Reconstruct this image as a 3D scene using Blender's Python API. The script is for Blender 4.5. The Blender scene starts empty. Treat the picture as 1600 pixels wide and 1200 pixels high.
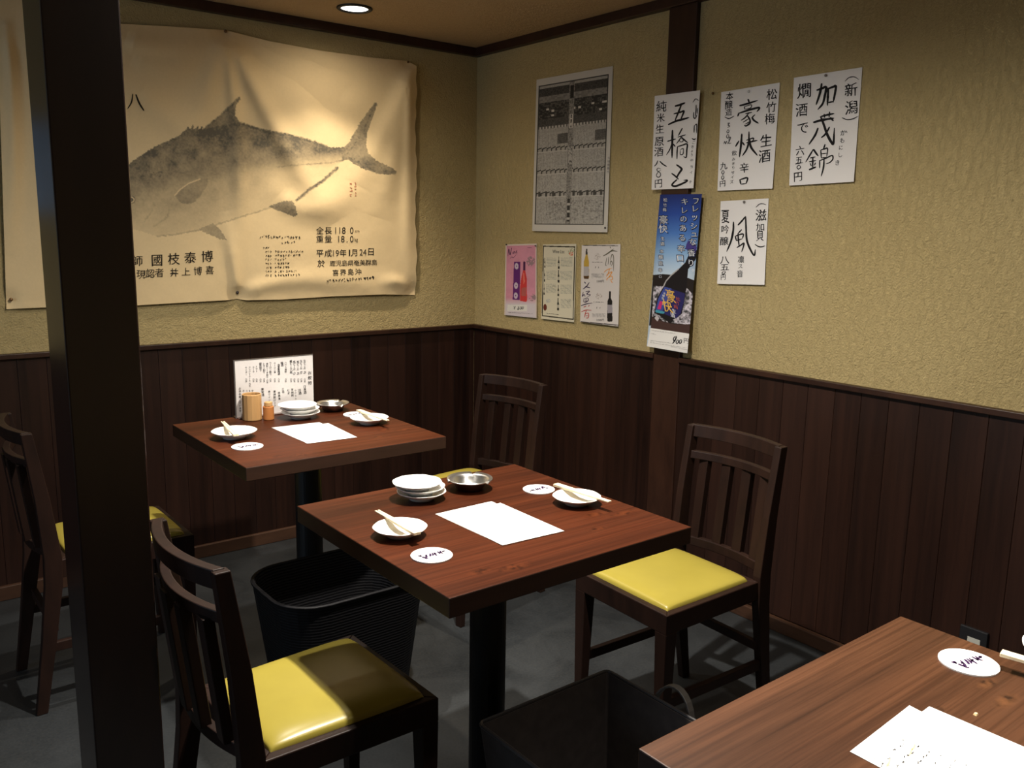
import bpy, bmesh, math, random
import numpy as np
from mathutils import Vector, Matrix, noise as mnoise

random.seed(7)
R = math.radians
SC = bpy.context.scene
COL = SC.collection

# ------------------------------------------------------------------ camera, world, lights, exposure
FPX = 1347.0                                   # focal length in pixels of a 1600x1200 frame
CAM = np.array([-2.4320, -3.3901, 1.3234])
RT = np.array([0.78756, -0.61601, 0.01678])
UP = np.array([0.09480, 0.14801, 0.98443])
FW = np.array([0.60890, 0.77371, -0.17497])
cd = bpy.data.cameras.new('camera'); cd.sensor_width = 36.0; cd.lens = 36.0 * FPX / 1600.0; cd.clip_start = 0.02
cam = bpy.data.objects.new('camera', cd); COL.objects.link(cam)
cam.matrix_world = Matrix(((RT[0], UP[0], -FW[0], CAM[0]), (RT[1], UP[1], -FW[1], CAM[1]), (RT[2], UP[2], -FW[2], CAM[2]), (0, 0, 0, 1)))
SC.camera = cam
SC.view_settings.view_transform = 'Standard'; SC.view_settings.look = 'None'
SC.view_settings.gamma = 1.0; SC.view_settings.use_curve_mapping = False
SC.view_settings.exposure = 0.0

wd = bpy.data.worlds.new('World'); SC.world = wd; wd.use_nodes = True
wd.node_tree.nodes['Background'].inputs[0].default_value = (0.6, 0.75, 1.0, 1)
wd.node_tree.nodes['Background'].inputs[1].default_value = 0.01

CEIL = 2.14
LAMPS = [  # x, y, ((watts, cone degrees, blend): narrow main beam, wide spill), colour
    (-0.787, -0.302, ((52, 92, 1.0), (7, 166, 1.0)), (1.0, 0.86, 0.66)),
    (-1.40, -1.12, ((72, 64, 1.0), (28, 168, 1.0)), (1.0, 0.93, 0.82)),
    (-1.345, -2.0, ((62, 92, 0.9), (150, 168, 1.0)), (1.0, 0.93, 0.82)),
    (-1.40, -3.02, ((140, 58, 1.0), (20, 168, 1.0)), (1.0, 0.93, 0.82)),
]
for lx, ly, beams, lcol in LAMPS:
    for lw, lc, lb in beams:
        ld = bpy.data.lights.new('downlight_lamp', 'SPOT'); ld.energy = lw; ld.color = lcol
        ld.spot_size = R(lc); ld.spot_blend = lb; ld.shadow_soft_size = 0.022
        lo = bpy.data.objects.new('downlight_lamp', ld); COL.objects.link(lo); lo.location = (lx, ly, CEIL - 0.03)
# cool fill light added at the far left to tint pillar and floor
ad = bpy.data.lights.new('added_cool_fill', 'AREA'); ad.energy = 16; ad.color = (0.62, 0.8, 1.0)
ad.shape = 'RECTANGLE'; ad.size = 1.0; ad.size_y = 1.1
ao = bpy.data.objects.new('added_cool_fill', ad); COL.objects.link(ao)
ao.location = (-5.045, -1.55, 1.35); ao.rotation_euler = (0, R(-90), 0)

# ------------------------------------------------------------------ photo measurement helpers (put measured points on real planes)
def ray(px, py):
    px = np.asarray(px, float)[..., None]; py = np.asarray(py, float)[..., None]
    return RT * (px - 800) / FPX - UP * (py - 600) / FPX + FW
def hit(px, py, axis, val):
    d = ray(px, py); return CAM + d * ((np.asarray(val, float) - CAM[axis]) / d[..., axis])[..., None]
def onx(px, py, X=0.0): return hit(px, py, 0, X)
def ony(px, py, Y=0.0): return hit(px, py, 1, Y)
def onz(px, py, Z=0.0): return hit(px, py, 2, Z)

# ------------------------------------------------------------------ materials
def newmat(name):
    m = bpy.data.materials.new(name); m.use_nodes = True
    nt = m.node_tree; b = nt.nodes['Principled BSDF']
    return m, nt, b
def N(nt, t, **kw):
    n = nt.nodes.new(t)
    for k, v in kw.items(): setattr(n, k, v)
    return n
def ramp(nt, fac, stops):
    r = N(nt, 'ShaderNodeValToRGB'); el = r.color_ramp.elements
    while len(el) < len(stops): el.new(0.5)
    for e, (p, c) in zip(el, stops): e.position = p; e.color = (*c, 1)
    nt.links.new(fac, r.inputs[0]); return r.outputs[0]
def coords(nt, scale=(1, 1, 1), kind='Object', rot=(0, 0, 0)):
    tc = N(nt, 'ShaderNodeTexCoord'); mp = N(nt, 'ShaderNodeMapping')
    mp.inputs['Scale'].default_value = scale; mp.inputs['Rotation'].default_value = rot
    nt.links.new(tc.outputs[kind], mp.inputs[0]); return mp.outputs[0]
def noise(nt, vec, scale, detail=4, rough=0.55, dist=0.0):
    n = N(nt, 'ShaderNodeTexNoise'); n.inputs['Scale'].default_value = scale; n.inputs['Detail'].default_value = detail
    n.inputs['Roughness'].default_value = rough; n.inputs['Distortion'].default_value = dist
    nt.links.new(vec, n.inputs['Vector']); return n.outputs[0]
def bump(nt, b, h, strength, dist=0.01):
    n = N(nt, 'ShaderNodeBump'); n.inputs['Strength'].default_value = strength; n.inputs['Distance'].default_value = dist
    nt.links.new(h, n.inputs['Height']); nt.links.new(n.outputs[0], b.inputs['Normal'])
def mixc(nt, fac, a, bb, mode='MIX'):
    m = N(nt, 'ShaderNodeMix', data_type='RGBA', blend_type=mode)
    if isinstance(fac, float): m.inputs[0].default_value = fac
    else: nt.links.new(fac, m.inputs[0])
    for s, v in ((6, a), (7, bb)):
        if isinstance(v, tuple): m.inputs[s].default_value = (*v, 1)
        else: nt.links.new(v, m.inputs[s])
    return m.outputs[2]
def math_(nt, op, a, bb=None):
    m = N(nt, 'ShaderNodeMath', operation=op)
    for s, v in ((0, a), (1, bb)):
        if v is None: continue
        if isinstance(v, (int, float)): m.inputs[s].default_value = v
        else: nt.links.new(v, m.inputs[s])
    return m.outputs[0]
def plain(name, col, rough=0.6, metal=0.0, spec=0.5, var=0.0, vscale=30, bmp=0.0):
    m, nt, b = newmat(name)
    b.inputs['Roughness'].default_value = rough; b.inputs['Metallic'].default_value = metal
    b.inputs['Specular IOR Level'].default_value = spec
    v = coords(nt); n = noise(nt, v, vscale)
    lo = tuple(c * (1 - var) for c in col); hi = tuple(min(1, c * (1 + var)) for c in col)
    nt.links.new(ramp(nt, n, [(0.3, lo), (0.7, hi)]), b.inputs['Base Color'])
    if bmp: bump(nt, b, n, bmp, 0.003)
    return m

def plaster(name, c0, c1, rough=0.9):
    m, nt, b = newmat(name); b.inputs['Roughness'].default_value = rough; b.inputs['Specular IOR Level'].default_value = 0.2
    v = coords(nt); big = noise(nt, v, 2.2, 5, 0.6); fine = noise(nt, v, 160, 3, 0.6)
    nt.links.new(mixc(nt, 0.16, ramp(nt, big, [(0.3, c0), (0.7, c1)]), ramp(nt, fine, [(0.35, tuple(c * .55 for c in c0)), (0.6, c1)])), b.inputs['Base Color'])
    vs = coords(nt, (1, 1.6, 1)); sc = noise(nt, vs, 38, 6, 0.72, 0.6)
    h = math_(nt, 'ADD', math_(nt, 'MULTIPLY', fine, 0.5), sc); bump(nt, b, h, 0.9, 0.010)
    return m
M = {}
M['plaster'] = plaster('plaster', (0.49, 0.38, 0.18), (0.565, 0.445, 0.22))
M['ceiling'] = plaster('ceiling_paper', (0.52, 0.37, 0.21), (0.57, 0.41, 0.24))

def wood(name, dark, light, scale=(1, 1, 1), rough=0.4, spec=0.4, board=None, knots=False, bmp=0.15, grain=26, fine=False):
    """grain runs along the axis whose scale is smallest"""
    m, nt, b = newmat(name)
    v = coords(nt, scale)
    if board:                                   # shift the grain board by board
        at = N(nt, 'ShaderNodeAttribute', attribute_name='board')
        va = N(nt, 'ShaderNodeVectorMath', operation='ADD')
        cx = N(nt, 'ShaderNodeCombineXYZ')
        for k in range(3): nt.links.new(math_(nt, 'MULTIPLY', at.outputs['Fac'], 37.0 + 11 * k), cx.inputs[k])
        nt.links.new(v, va.inputs[0]); nt.links.new(cx.outputs[0], va.inputs[1]); v = va.outputs[0]
    n1 = noise(nt, v, grain, 6, 0.65, 0.35); n2 = noise(nt, v, 3.0, 3, 0.5, 0.5)
    mid = tuple((a + c) / 2 for a, c in zip(dark, light))
    c = mixc(nt, 0.45, ramp(nt, n1, [(0.32, dark), (0.5, mid), (0.70, light)]), ramp(nt, n2, [(0.35, dark), (0.65, light)]))
    if board:
        c = mixc(nt, 1.0, c, ramp(nt, at.outputs['Fac'], [(0, (0.86, 0.86, 0.86)), (1, (1.12, 1.1, 1.08))]), 'MULTIPLY')
    if fine:
        v2 = coords(nt, (0.012, 1, 1)); n3 = noise(nt, v2, 210, 3, 0.6, 0.15); n4 = noise(nt, coords(nt, (0.10, 1, 1)), 9, 2, 0.5, 0.8)
        c = mixc(nt, 1.0, c, ramp(nt, n3, [(0.34, (0.72, 0.70, 0.68)), (0.5, (1, 1, 1)), (0.68, (1.22, 1.25, 1.28))]), 'MULTIPLY')
        c = mixc(nt, 1.0, c, ramp(nt, n4, [(0.36, (0.80, 0.82, 0.85)), (0.52, (1.03, 1.03, 1.03)), (0.7, (1.15, 1.12, 1.08))]), 'MULTIPLY')
    if knots:
        tc = N(nt, 'ShaderNodeTexCoord'); acc = None
        nz = noise(nt, tc.outputs['Object'], 60, 3)
        for kx, ky, ks in knots:
            sub = N(nt, 'ShaderNodeVectorMath', operation='SUBTRACT'); nt.links.new(tc.outputs['Object'], sub.inputs[0])
            sub.inputs[1].default_value = (kx, ky, 0)
            mul = N(nt, 'ShaderNodeVectorMath', operation='MULTIPLY'); nt.links.new(sub.outputs[0], mul.inputs[0]); mul.inputs[1].default_value = (0.5 / ks, 1.3 / ks, 0)
            ln = N(nt, 'ShaderNodeVectorMath', operation='LENGTH'); nt.links.new(mul.outputs[0], ln.inputs[0])
            d = math_(nt, 'ADD', ln.outputs['Value'], math_(nt, 'MULTIPLY', math_(nt, 'SUBTRACT', nz, 0.5), 0.9))
            mk = N(nt, 'ShaderNodeMapRange'); mk.inputs[1].default_value = 1.0; mk.inputs[2].default_value = 0.25; nt.links.new(d, mk.inputs[0])
            acc = mk.outputs[0] if acc is None else math_(nt, 'MAXIMUM', acc, mk.outputs[0])
        kc = ramp(nt, nz, [(0.35, tuple(x * 0.4 for x in dark)), (0.6, (light[0] * 1.35, light[1] * 1.35, light[2] * 1.15))])
        c = mixc(nt, math_(nt, 'MULTIPLY', acc, 0.75), c, kc)
    nt.links.new(c, b.inputs['Base Color'])
    b.inputs['Specular IOR Level'].default_value = spec
    rr = N(nt, 'ShaderNodeMapRange'); rr.inputs[3].default_value = rough - 0.06; rr.inputs[4].default_value = rough + 0.12
    nt.links.new(n2, rr.inputs[0]); nt.links.new(rr.outputs[0], b.inputs['Roughness'])
    bump(nt, b, n1, bmp, 0.002)
    return m
M['board'] = wood('stained_board', (0.009, 0.0037, 0.0027), (0.039, 0.0152, 0.0092), (1, 1, 0.05), 0.42, 0.35, board=True, bmp=0.12, grain=34)
M['trim'] = wood('dark_trim_wood', (0.018, 0.007, 0.0045), (0.050, 0.020, 0.011), (1, 1, 0.3), 0.4, 0.4)
M['strip'] = wood('brown_strip_wood', (0.045, 0.020, 0.011), (0.095, 0.045, 0.025), (0.3, 0.3, 1), 0.45, 0.4)
M['pillar'] = wood('pillar_wood', (0.013, 0.0060, 0.0050), (0.026, 0.012, 0.009), (1, 1, 0.06), 0.24, 0.8, bmp=0.03)
M['chair'] = wood('chair_wood', (0.011, 0.0050, 0.0036), (0.030, 0.0125, 0.008), (1, 1, 0.25), 0.5, 0.25)
TABDARK, TABLIGHT = (0.022, 0.0052, 0.0022), (0.083, 0.0205, 0.0072)
M['table2'] = wood('table_wood', TABDARK, TABLIGHT, (0.07, 1, 1), 0.40, 0.09, knots=[(-.13, -.25, .022), (.19, -.12, .02), (.13, -.19, .016), (-.19, -.23, .018), (.245, -.15, .02), (.0, -.1, .011)], bmp=0.12, grain=24, fine=True)
M['table3'] = wood('brown_table_wood', (0.031, 0.0118, 0.0056), (0.100, 0.040, 0.018), (0.07, 1, 1), 0.38, 0.25, knots=[(.165, .08, .018), (.19, .115, .014), (.06, .12, .012)], bmp=0.12, grain=22, fine=True)
M['table_edge'] = wood('table_edge_wood', (0.020, 0.010, 0.0065), (0.044, 0.020, 0.012), (0.1, 0.1, 1), 0.45, 0.35, grain=40)
M['black'] = plain('black_metal', (0.008, 0.008, 0.009), 0.45, 0.0, 0.4)
M['yellow'] = plain('yellow_vinyl', (0.385, 0.31, 0.052), 0.30, 0.0, 0.5, 0.05, 12)
M['porcelain'] = plain('white_porcelain', (0.80, 0.79, 0.76), 0.22, 0, 0.5, 0.01)
M['chrome'] = plain('brushed_steel', (0.74, 0.73, 0.71), 0.3, 1.0, 0.5, 0.06, 60)
M['paper'] = plain('white_paper', (0.82, 0.81, 0.80), 0.8, 0, 0.2, 0.01)
M['ink'] = plain('black_ink', (0.012, 0.011, 0.012), 0.7, 0, 0.2)
M['greyink'] = plain('grey_ink', (0.22, 0.21, 0.21), 0.8, 0, 0.2)
M['whiteink'] = plain('white_ink', (0.85, 0.86, 0.90), 0.7, 0, 0.2)
M['yellowink'] = plain('yellow_ink', (0.85, 0.52, 0.10), 0.7, 0, 0.2)
M['redink'] = plain('red_ink', (0.50, 0.10, 0.08), 0.7, 0, 0.2)
M['orangeink'] = plain('orange_ink', (0.80, 0.36, 0.10), 0.7, 0, 0.2)
M['greenink'] = plain('dark_green_ink', (0.13, 0.12, 0.08), 0.7, 0, 0.2)
M['purpleink'] = plain('purple_ink', (0.035, 0.012, 0.055), 0.7, 0, 0.2)
M['navyink'] = plain('navy_ink', (0.01, 0.015, 0.07), 0.7, 0, 0.2)
M['brush'] = plain('banner_ink', (0.030, 0.024, 0.018), 0.9, 0, 0.1)
M['stamp'] = plain('red_stamp', (0.50, 0.20, 0.12), 0.9, 0, 0.1)
M['chopstick'] = plain('pale_chopstick_wood', (0.82, 0.70, 0.48), 0.6, 0, 0.3, 0.06, 50)
M['bamboo'] = wood('bamboo', (0.42, 0.23, 0.085), (0.58, 0.35, 0.15), (1, 1, 0.06), 0.5, 0.3)
M['shaker'] = wood('orange_wood', (0.40, 0.14, 0.035), (0.56, 0.23, 0.07), (1, 1, 0.2), 0.5, 0.3)
M['outlet'] = plain('dark_plastic', (0.012, 0.012, 0.014), 0.5)
M['label'] = plain('pale_label', (0.55, 0.55, 0.5), 0.6)
M['pin_dark'] = plain('dark_pin', (0.04, 0.03, 0.03), 0.35)
M['pin_grey'] = plain('grey_pin', (0.20, 0.18, 0.17), 0.35)
M['pin_clear'] = plain('clear_pin', (0.75, 0.72, 0.70), 0.15)
M['pin_brass'] = plain('brass_pin', (0.22, 0.12, 0.05), 0.35, 0.6)
M['leather'] = plain('black_leatherette', (0.016, 0.014, 0.015), 0.42, 0, 0.5, 0.2, 60, 0.2)
M['leather_in'] = plain('dark_brown_lining', (0.034, 0.027, 0.025), 0.6, 0, 0.4, 0.2, 40, 0.1)
M['strap'] = plain('grey_strap', (0.05, 0.045, 0.042), 0.5)
M['crumb'] = plain('pale_crumb', (0.75, 0.55, 0.28), 0.8)

def woven():
    m, nt, b = newmat('woven_black'); b.inputs['Roughness'].default_value = 0.55; b.inputs['Specular IOR Level'].default_value = 0.15
    v = coords(nt)
    w = N(nt, 'ShaderNodeTexWave', wave_type='BANDS', bands_direction='Z'); w.inputs['Scale'].default_value = 38; w.inputs['Distortion'].default_value = 1.2
    nt.links.new(v, w.inputs['Vector'])
    nt.links.new(ramp(nt, w.outputs[1], [(0.2, (0.004, 0.004, 0.005)), (0.9, (0.012, 0.0115, 0.013))]), b.inputs['Base Color'])
    bump(nt, b, w.outputs[1], 0.35, 0.003); return m
M['woven'] = woven()
def floor_mat():
    m, nt, b = newmat('dark_slate_floor'); v = coords(nt)
    n = noise(nt, v, 4, 6, 0.6, 0.4); f = noise(nt, v, 140, 3)
    nt.links.new(mixc(nt, 0.2, ramp(nt, n, [(0.3, (0.012, 0.0145, 0.017)), (0.7, (0.036, 0.040, 0.044))]), ramp(nt, f, [(0.3, (0.016, 0.018, 0.02)), (0.7, (0.078, 0.08, 0.08))])), b.inputs['Base Color'])
    r = N(nt, 'ShaderNodeMapRange'); r.inputs[3].default_value = 0.25; r.inputs[4].default_value = 0.6; nt.links.new(n, r.inputs[0]); nt.links.new(r.outputs[0], b.inputs['Roughness'])
    bump(nt, b, f, 0.08, 0.002); return m
M['floor'] = floor_mat()
def attr_mat(name, rough=0.75, spec=0.25, weave=0.0):
    m, nt, b = newmat(name); at = N(nt, 'ShaderNodeAttribute', attribute_name='print')
    nt.links.new(at.outputs['Color'], b.inputs['Base Color']); b.inputs['Roughness'].default_value = rough; b.inputs['Specular IOR Level'].default_value = spec
    if weave:
        v = coords(nt); n = noise(nt, v, 420, 2); bump(nt, b, n, weave, 0.001)
    return m
M['print'] = attr_mat('printed_paper', 0.6, 0.25)
M['cloth'] = attr_mat('painted_cotton', 0.95, 0.1, 0.25)
def emit(name, col, s):
    m, nt, b = newmat(name); b.inputs['Emission Color'].default_value = (*col, 1); b.inputs['Emission Strength'].default_value = s; b.inputs['Base Color'].default_value = (*col, 1); return m
M['bulb'] = emit('lit_diffuser', (1.0, 0.97, 0.92), 6.0)

# ------------------------------------------------------------------ object helpers
def tag(o, label=None, cat=None, group=None, kind=None):
    if label: o['label'] = label
    if cat: o['category'] = cat
    if group: o['group'] = group
    if kind: o['kind'] = kind
    return o
def empty(name, loc=(0, 0, 0), rz=0.0, label=None, cat=None, group=None):
    o = bpy.data.objects.new(name, None); COL.objects.link(o); o.location = loc; o.rotation_euler = (0, 0, rz); o.empty_display_size = 0.05
    return tag(o, label, cat, group)
def copy_tree(o, parent=None):
    c = o.copy(); COL.objects.link(c)
    if parent is not None: c.parent = parent
    for ch in list(o.children): copy_tree(ch, c)
    return c
class MB:
    def __init__(s): s.v = []; s.f = []; s.attr = []
    def add(s, vs, fs):
        o = len(s.v); s.v += [tuple(map(float, v)) for v in vs]; s.f += [tuple(i + o for i in f) for f in fs]
    def box(s, a, b_):
        x0, y0, z0 = a; x1, y1, z1 = b_
        s.add([(x0, y0, z0), (x1, y0, z0), (x1, y1, z0), (x0, y1, z0), (x0, y0, z1), (x1, y0, z1), (x1, y1, z1), (x0, y1, z1)],
              [(0, 3, 2, 1), (4, 5, 6, 7), (0, 1, 5, 4), (1, 2, 6, 5), (2, 3, 7, 6), (3, 0, 4, 7)])
    def hexa(s, bot, top):
        s.add(list(bot) + list(top), [(0, 3, 2, 1), (4, 5, 6, 7), (0, 1, 5, 4), (1, 2, 6, 5), (2, 3, 7, 6), (3, 0, 4, 7)])
    def sweep(s, secs):                          # list of 4-point sections
        n = len(secs); m = len(secs[0]); o = [p for q in secs for p in q]; f = []
        for i in range(n - 1):
            for k in range(m): f.append((i * m + k, i * m + (k + 1) % m, (i + 1) * m + (k + 1) % m, (i + 1) * m + k))
        f.append(tuple(reversed(range(m)))); f.append(tuple((n - 1) * m + k for k in range(m))); s.add(o, f)
    def tube(s, path, r, n=12, closed=False):
        P = [Vector(p) for p in path]; secs = []
        for i, p in enumerate(P):
            a = P[i - 1] if (i or closed) else p; c = P[(i + 1) % len(P)] if (i < len(P) - 1 or closed) else p
            t = (c - a).normalized(); ref = Vector((0, 0, 1)) if abs(t.z) < .9 else Vector((1, 0, 0))
            x = t.cross(ref).normalized(); y = t.cross(x).normalized(); rr = r[i] if isinstance(r, (list, tuple)) else r
            secs.append([p + (x * math.cos(2 * math.pi * k / n) + y * math.sin(2 * math.pi * k / n)) * rr for k in range(n)])
        if not closed: s.sweep(secs)
        else:
            m = len(secs); o = [q for t_ in secs for q in t_]
            s.add(o, [(i * n + k, i * n + (k + 1) % n, ((i + 1) % m) * n + (k + 1) % n, ((i + 1) % m) * n + k) for i in range(m) for k in range(n)])
    def lathe(s, prof, n=48, rim=None):
        vs = []; fs = []
        for r_, z in prof:
            for k in range(n):
                a = 2 * math.pi * k / n; q = rim(r_, z, a) if rim else (r_, z)
                vs.append((q[0] * math.cos(a), q[0] * math.sin(a), q[1]))
        for i in range(len(prof) - 1):
            for k in range(n): fs.append((i * n + k, i * n + (k + 1) % n, (i + 1) * n + (k + 1) % n, (i + 1) * n + k))
        s.add(vs, fs)
    def build(s, name, mat, parent=None, bevel=0.0, smooth=False, seg=2):
        me = bpy.data.meshes.new(name); me.from_pydata(s.v, [], s.f); me.update()
        bm = bmesh.new(); bm.from_mesh(me); bmesh.ops.recalc_face_normals(bm, faces=bm.faces); bm.to_mesh(me); bm.free()
        me.materials.append(mat)
        if s.attr:
            a = me.attributes.new('board', 'FLOAT', 'FACE'); a.data.foreach_set('value', s.attr)
        o = bpy.data.objects.new(name, me); COL.objects.link(o)
        if parent is not None: o.parent = parent
        if smooth: me.polygons.foreach_set('use_smooth', [True] * len(me.polygons))
        if bevel:
            md = o.modifiers.new('bevel', 'BEVEL'); md.width = bevel; md.segments = seg; md.limit_method = 'ANGLE'; md.angle_limit = R(40)
        return o
def pose(o, loc, rz=0.0):
    o.location = loc; o.rotation_euler = (0, 0, rz); return o

# ---------- printed / painted sheets: a fine mesh whose vertices carry the print
def bil(c, u, v):
    c = np.array(c, float)
    top = c[0] + (c[1] - c[0]) * u[..., None]; bot = c[3] + (c[2] - c[3]) * u[..., None]
    return top + (bot - top) * v[..., None]
def grid_mesh(name, P, col, mat, parent=None, smooth=True, thick=0.0):
    ny, nx = P.shape[:2]; me = bpy.data.meshes.new(name)
    i = np.arange(ny * nx).reshape(ny, nx)
    q = np.stack([i[:-1, :-1], i[1:, :-1], i[1:, 1:], i[:-1, 1:]], -1).reshape(-1, 4)
    me.vertices.add(ny * nx); me.vertices.foreach_set('co', P.reshape(-1).astype(np.float32))
    me.loops.add(q.size); me.loops.foreach_set('vertex_index', q.reshape(-1).astype(np.int32))
    me.polygons.add(len(q)); me.polygons.foreach_set('loop_start', (np.arange(len(q)) * 4).astype(np.int32))
    me.update(calc_edges=True); me.validate()
    a = me.attributes.new('print', 'FLOAT_COLOR', 'POINT')
    c4 = np.ones((ny * nx, 4), np.float32); c4[:, :3] = col.reshape(-1, 3); a.data.foreach_set('color', c4.reshape(-1))
    me.polygons.foreach_set('use_smooth', [smooth] * len(q)); me.materials.append(mat)
    o = bpy.data.objects.new(name, me); COL.objects.link(o)
    if parent is not None: o.parent = parent
    if thick:
        md = o.modifiers.new('thickness', 'SOLIDIFY'); md.thickness = thick; md.offset = -1
    return o
def inpoly(px, py, poly):
    r = np.zeros(px.shape, bool); n = len(poly)
    for k in range(n):
        x0, y0 = poly[k]; x1, y1 = poly[(k + 1) % n]
        if y0 == y1: continue
        r ^= ((y0 > py) != (y1 > py)) & (px < (x1 - x0) * (py - y0) / (y1 - y0) + x0)
    return r
def segdist(px, py, pts):
    d = np.full(px.shape, 1e9)
    for (x0, y0), (x1, y1) in zip(pts[:-1], pts[1:]):
        dx, dy = x1 - x0, y1 - y0; L = dx * dx + dy * dy + 1e-9
        t = np.clip(((px - x0) * dx + (py - y0) * dy) / L, 0, 1)
        d = np.minimum(d, np.hypot(px - x0 - t * dx, py - y0 - t * dy))
    return d
def vnoise(x, y, seed=0):
    """smooth value noise, numpy"""
    rs = np.random.RandomState(seed); T = rs.rand(256, 256)
    xi = np.floor(x).astype(int); yi = np.floor(y).astype(int); fx = x - xi; fy = y - yi
    fx = fx * fx * (3 - 2 * fx); fy = fy * fy * (3 - 2 * fy)
    g = lambda a, b_: T[a % 256, b_ % 256]
    return (g(xi, yi) * (1 - fx) + g(xi + 1, yi) * fx) * (1 - fy) + (g(xi, yi + 1) * (1 - fx) + g(xi + 1, yi + 1) * fx) * fy
def fbm(x, y, seed=0, o=4):
    s = 0; a = 0.5; t = 0
    for k in range(o): s = s + a * vnoise(x * 2 ** k, y * 2 ** k, seed + k); t += a; a *= .55
    return s / t

# ---------- lettering
_fc = bpy.data.curves.new('glyph_source', 'FONT'); _fo = bpy.data.objects.new('glyph_source', _fc); COL.objects.link(_fo)
_gc = {}
def _glyph_raw(ch, lean=0.0):
    key = ch
    if key not in _gc:
        _fc.body = ch; _fc.resolution_u = 3
        dg = bpy.context.evaluated_depsgraph_get(); dg.update()
        me = bpy.data.meshes.new_from_object(_fo.evaluated_get(dg))
        v = np.array([x.co[:2] for x in me.vertices]) if len(me.vertices) else np.zeros((0, 2))
        f = [tuple(p.vertices) for p in me.polygons]; bpy.data.meshes.remove(me)
        _gc[key] = (v, f)
    return _gc[key]
_ref = _glyph_raw('国')[0]; _rc = (_ref.max(0) + _ref.min(0)) / 2; _rh = (_ref.max(0) - _ref.min(0))[1]
class Ink:
    """collects 2-D faces in photo coordinates and lays them on a surface"""
    def __init__(s, z=None): s.v = []; s.f = []; s.z = z or (0, 0, 1.0)      # zoom frame: x0, y0, px per unit
    def put(s, v, f):
        o = len(s.v); x0, y0, k = s.z
        s.v += [(x0 + k * a, y0 + k * b_) for a, b_ in v]; s.f += [tuple(i + o for i in q) for q in f]
    def char(s, ch, cx, cy, size, asp=1.0, slope=0.0, lean=0.0, wob=0.05, rot=0.0, seed=0, bold=.022):
        v, f = _glyph_raw(ch)
        if len(v) == 0: return
        v = (v - _rc) / _rh
        if ch in '（）()ー「」〜…': v = np.stack([v[:, 1], -v[:, 0]], -1); v = np.stack([v[:, 0], v[:, 1]], -1)
        if wob:
            o = random.random() * 90
            d = np.array([(mnoise.noise((a * 3.1 + o, b_ * 3.1, 0)), mnoise.noise((a * 3.1, b_ * 3.1 + o, 9))) for a, b_ in v]); v = v + wob * d
        c, sn = math.cos(rot), math.sin(rot); x = v[:, 0] * c - v[:, 1] * sn; y = v[:, 0] * sn + v[:, 1] * c
        x = x * asp + lean * y
        X = cx + size * x; Y = cy - size * y + slope * size * x
        s.put(list(zip(X, Y)), f)
        if bold: s.put(list(zip(X + bold * size, Y - bold * .5 * size)), f)
    def col(s, text, pts, size, **kw):            # vertical column through pts
        n = len(text); P = np.array(pts, float)
        for k, ch in enumerate(text):
            t = k / max(1, n - 1) * (len(P) - 1); i = min(int(t), len(P) - 2) if len(P) > 1 else 0
            q = P[i] + (P[i + 1] - P[i]) * (t - i) if len(P) > 1 else P[0]
            s.char(ch, q[0], q[1], size, **kw)
    def row(s, text, x0, y0, x1, y1, size, **kw):
        n = len(text)
        for k, ch in enumerate(text):
            t = k / max(1, n - 1); s.char(ch, x0 + (x1 - x0) * t, y0 + (y1 - y0) * t, size, **kw)
    def string(s, text, cx, cy, h, w=None, slope=0.0, rot=0.0):
        v, f = _glyph_raw(text)
        if len(v) == 0: return
        c = (v.max(0) + v.min(0)) / 2; e = v.max(0) - v.min(0); k = h / _rh; kx = (w / e[0]) if w else k
        x = (v[:, 0] - c[0]) * kx; y = (v[:, 1] - c[1]) * k; cc, sn = math.cos(rot), math.sin(rot)
        x, y = x * cc - y * sn, x * sn + y * cc
        s.put(list(zip(cx + x, cy - y + slope * x)), f)
    def stroke(s, pts, w, taper=(0.75, 1.0, 0.4)):
        P = np.array(pts, float)
        if len(P) == 2: P = np.array([P[0], (P[0] + P[1]) / 2, P[1]])
        Q = np.vstack([2 * P[0] - P[1], P, 2 * P[-1] - P[-2]]); C = []
        for i in range(1, len(Q) - 2):
            for t in np.linspace(0, 1, 7)[:-1]:
                a, b_, c, d = Q[i - 1], Q[i], Q[i + 1], Q[i + 2]
                C.append(.5 * (2 * b_ + (c - a) * t + (2 * a - 5 * b_ + 4 * c - d) * t * t + (3 * b_ - a - 3 * c + d) * t ** 3))
        C.append(P[-1]); C = np.array(C); n = len(C)
        T = np.gradient(C, axis=0); T /= np.linalg.norm(T, axis=1)[:, None] + 1e-9; Nn = np.stack([-T[:, 1], T[:, 0]], -1)
        t = np.linspace(0, 1, n); ww = np.interp(t, [0, .08, .5, .9, 1], [taper[0] * .6, taper[0], taper[1], (taper[1] + taper[2]) / 2, taper[2] * .6]) * w / 2
        o = random.random() * 50; ww = ww * (1 + .18 * np.array([mnoise.noise((k * .45 + o, 0, 0)) for k in range(n)]))
        A = C + Nn * ww[:, None]; B = C - Nn * ww[:, None]
        v = [tuple(p) for p in A] + [tuple(p) for p in B]
        s.put(v, [(i, i + 1, n + i + 1, n + i) for i in range(n - 1)])
    def strokes(s, L):
        for pts, w in L: s.stroke(pts, w)
    def scribble(s, x0, y0, x1, y1, h, n, w):      # an unreadable handwritten run
        for k in range(n):
            t = (k + .5) / n; cx = x0 + (x1 - x0) * t; cy = y0 + (y1 - y0) * t; d = math.hypot(x1 - x0, y1 - y0) / n
            for q in range(random.choice((2, 3, 3))):
                a = [(cx + random.uniform(-.4, .4) * d, cy + random.uniform(-.5, .5) * h) for _ in range(random.choice((2, 2, 3)))]
                s.stroke(a, w * random.uniform(.7, 1.2))
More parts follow.
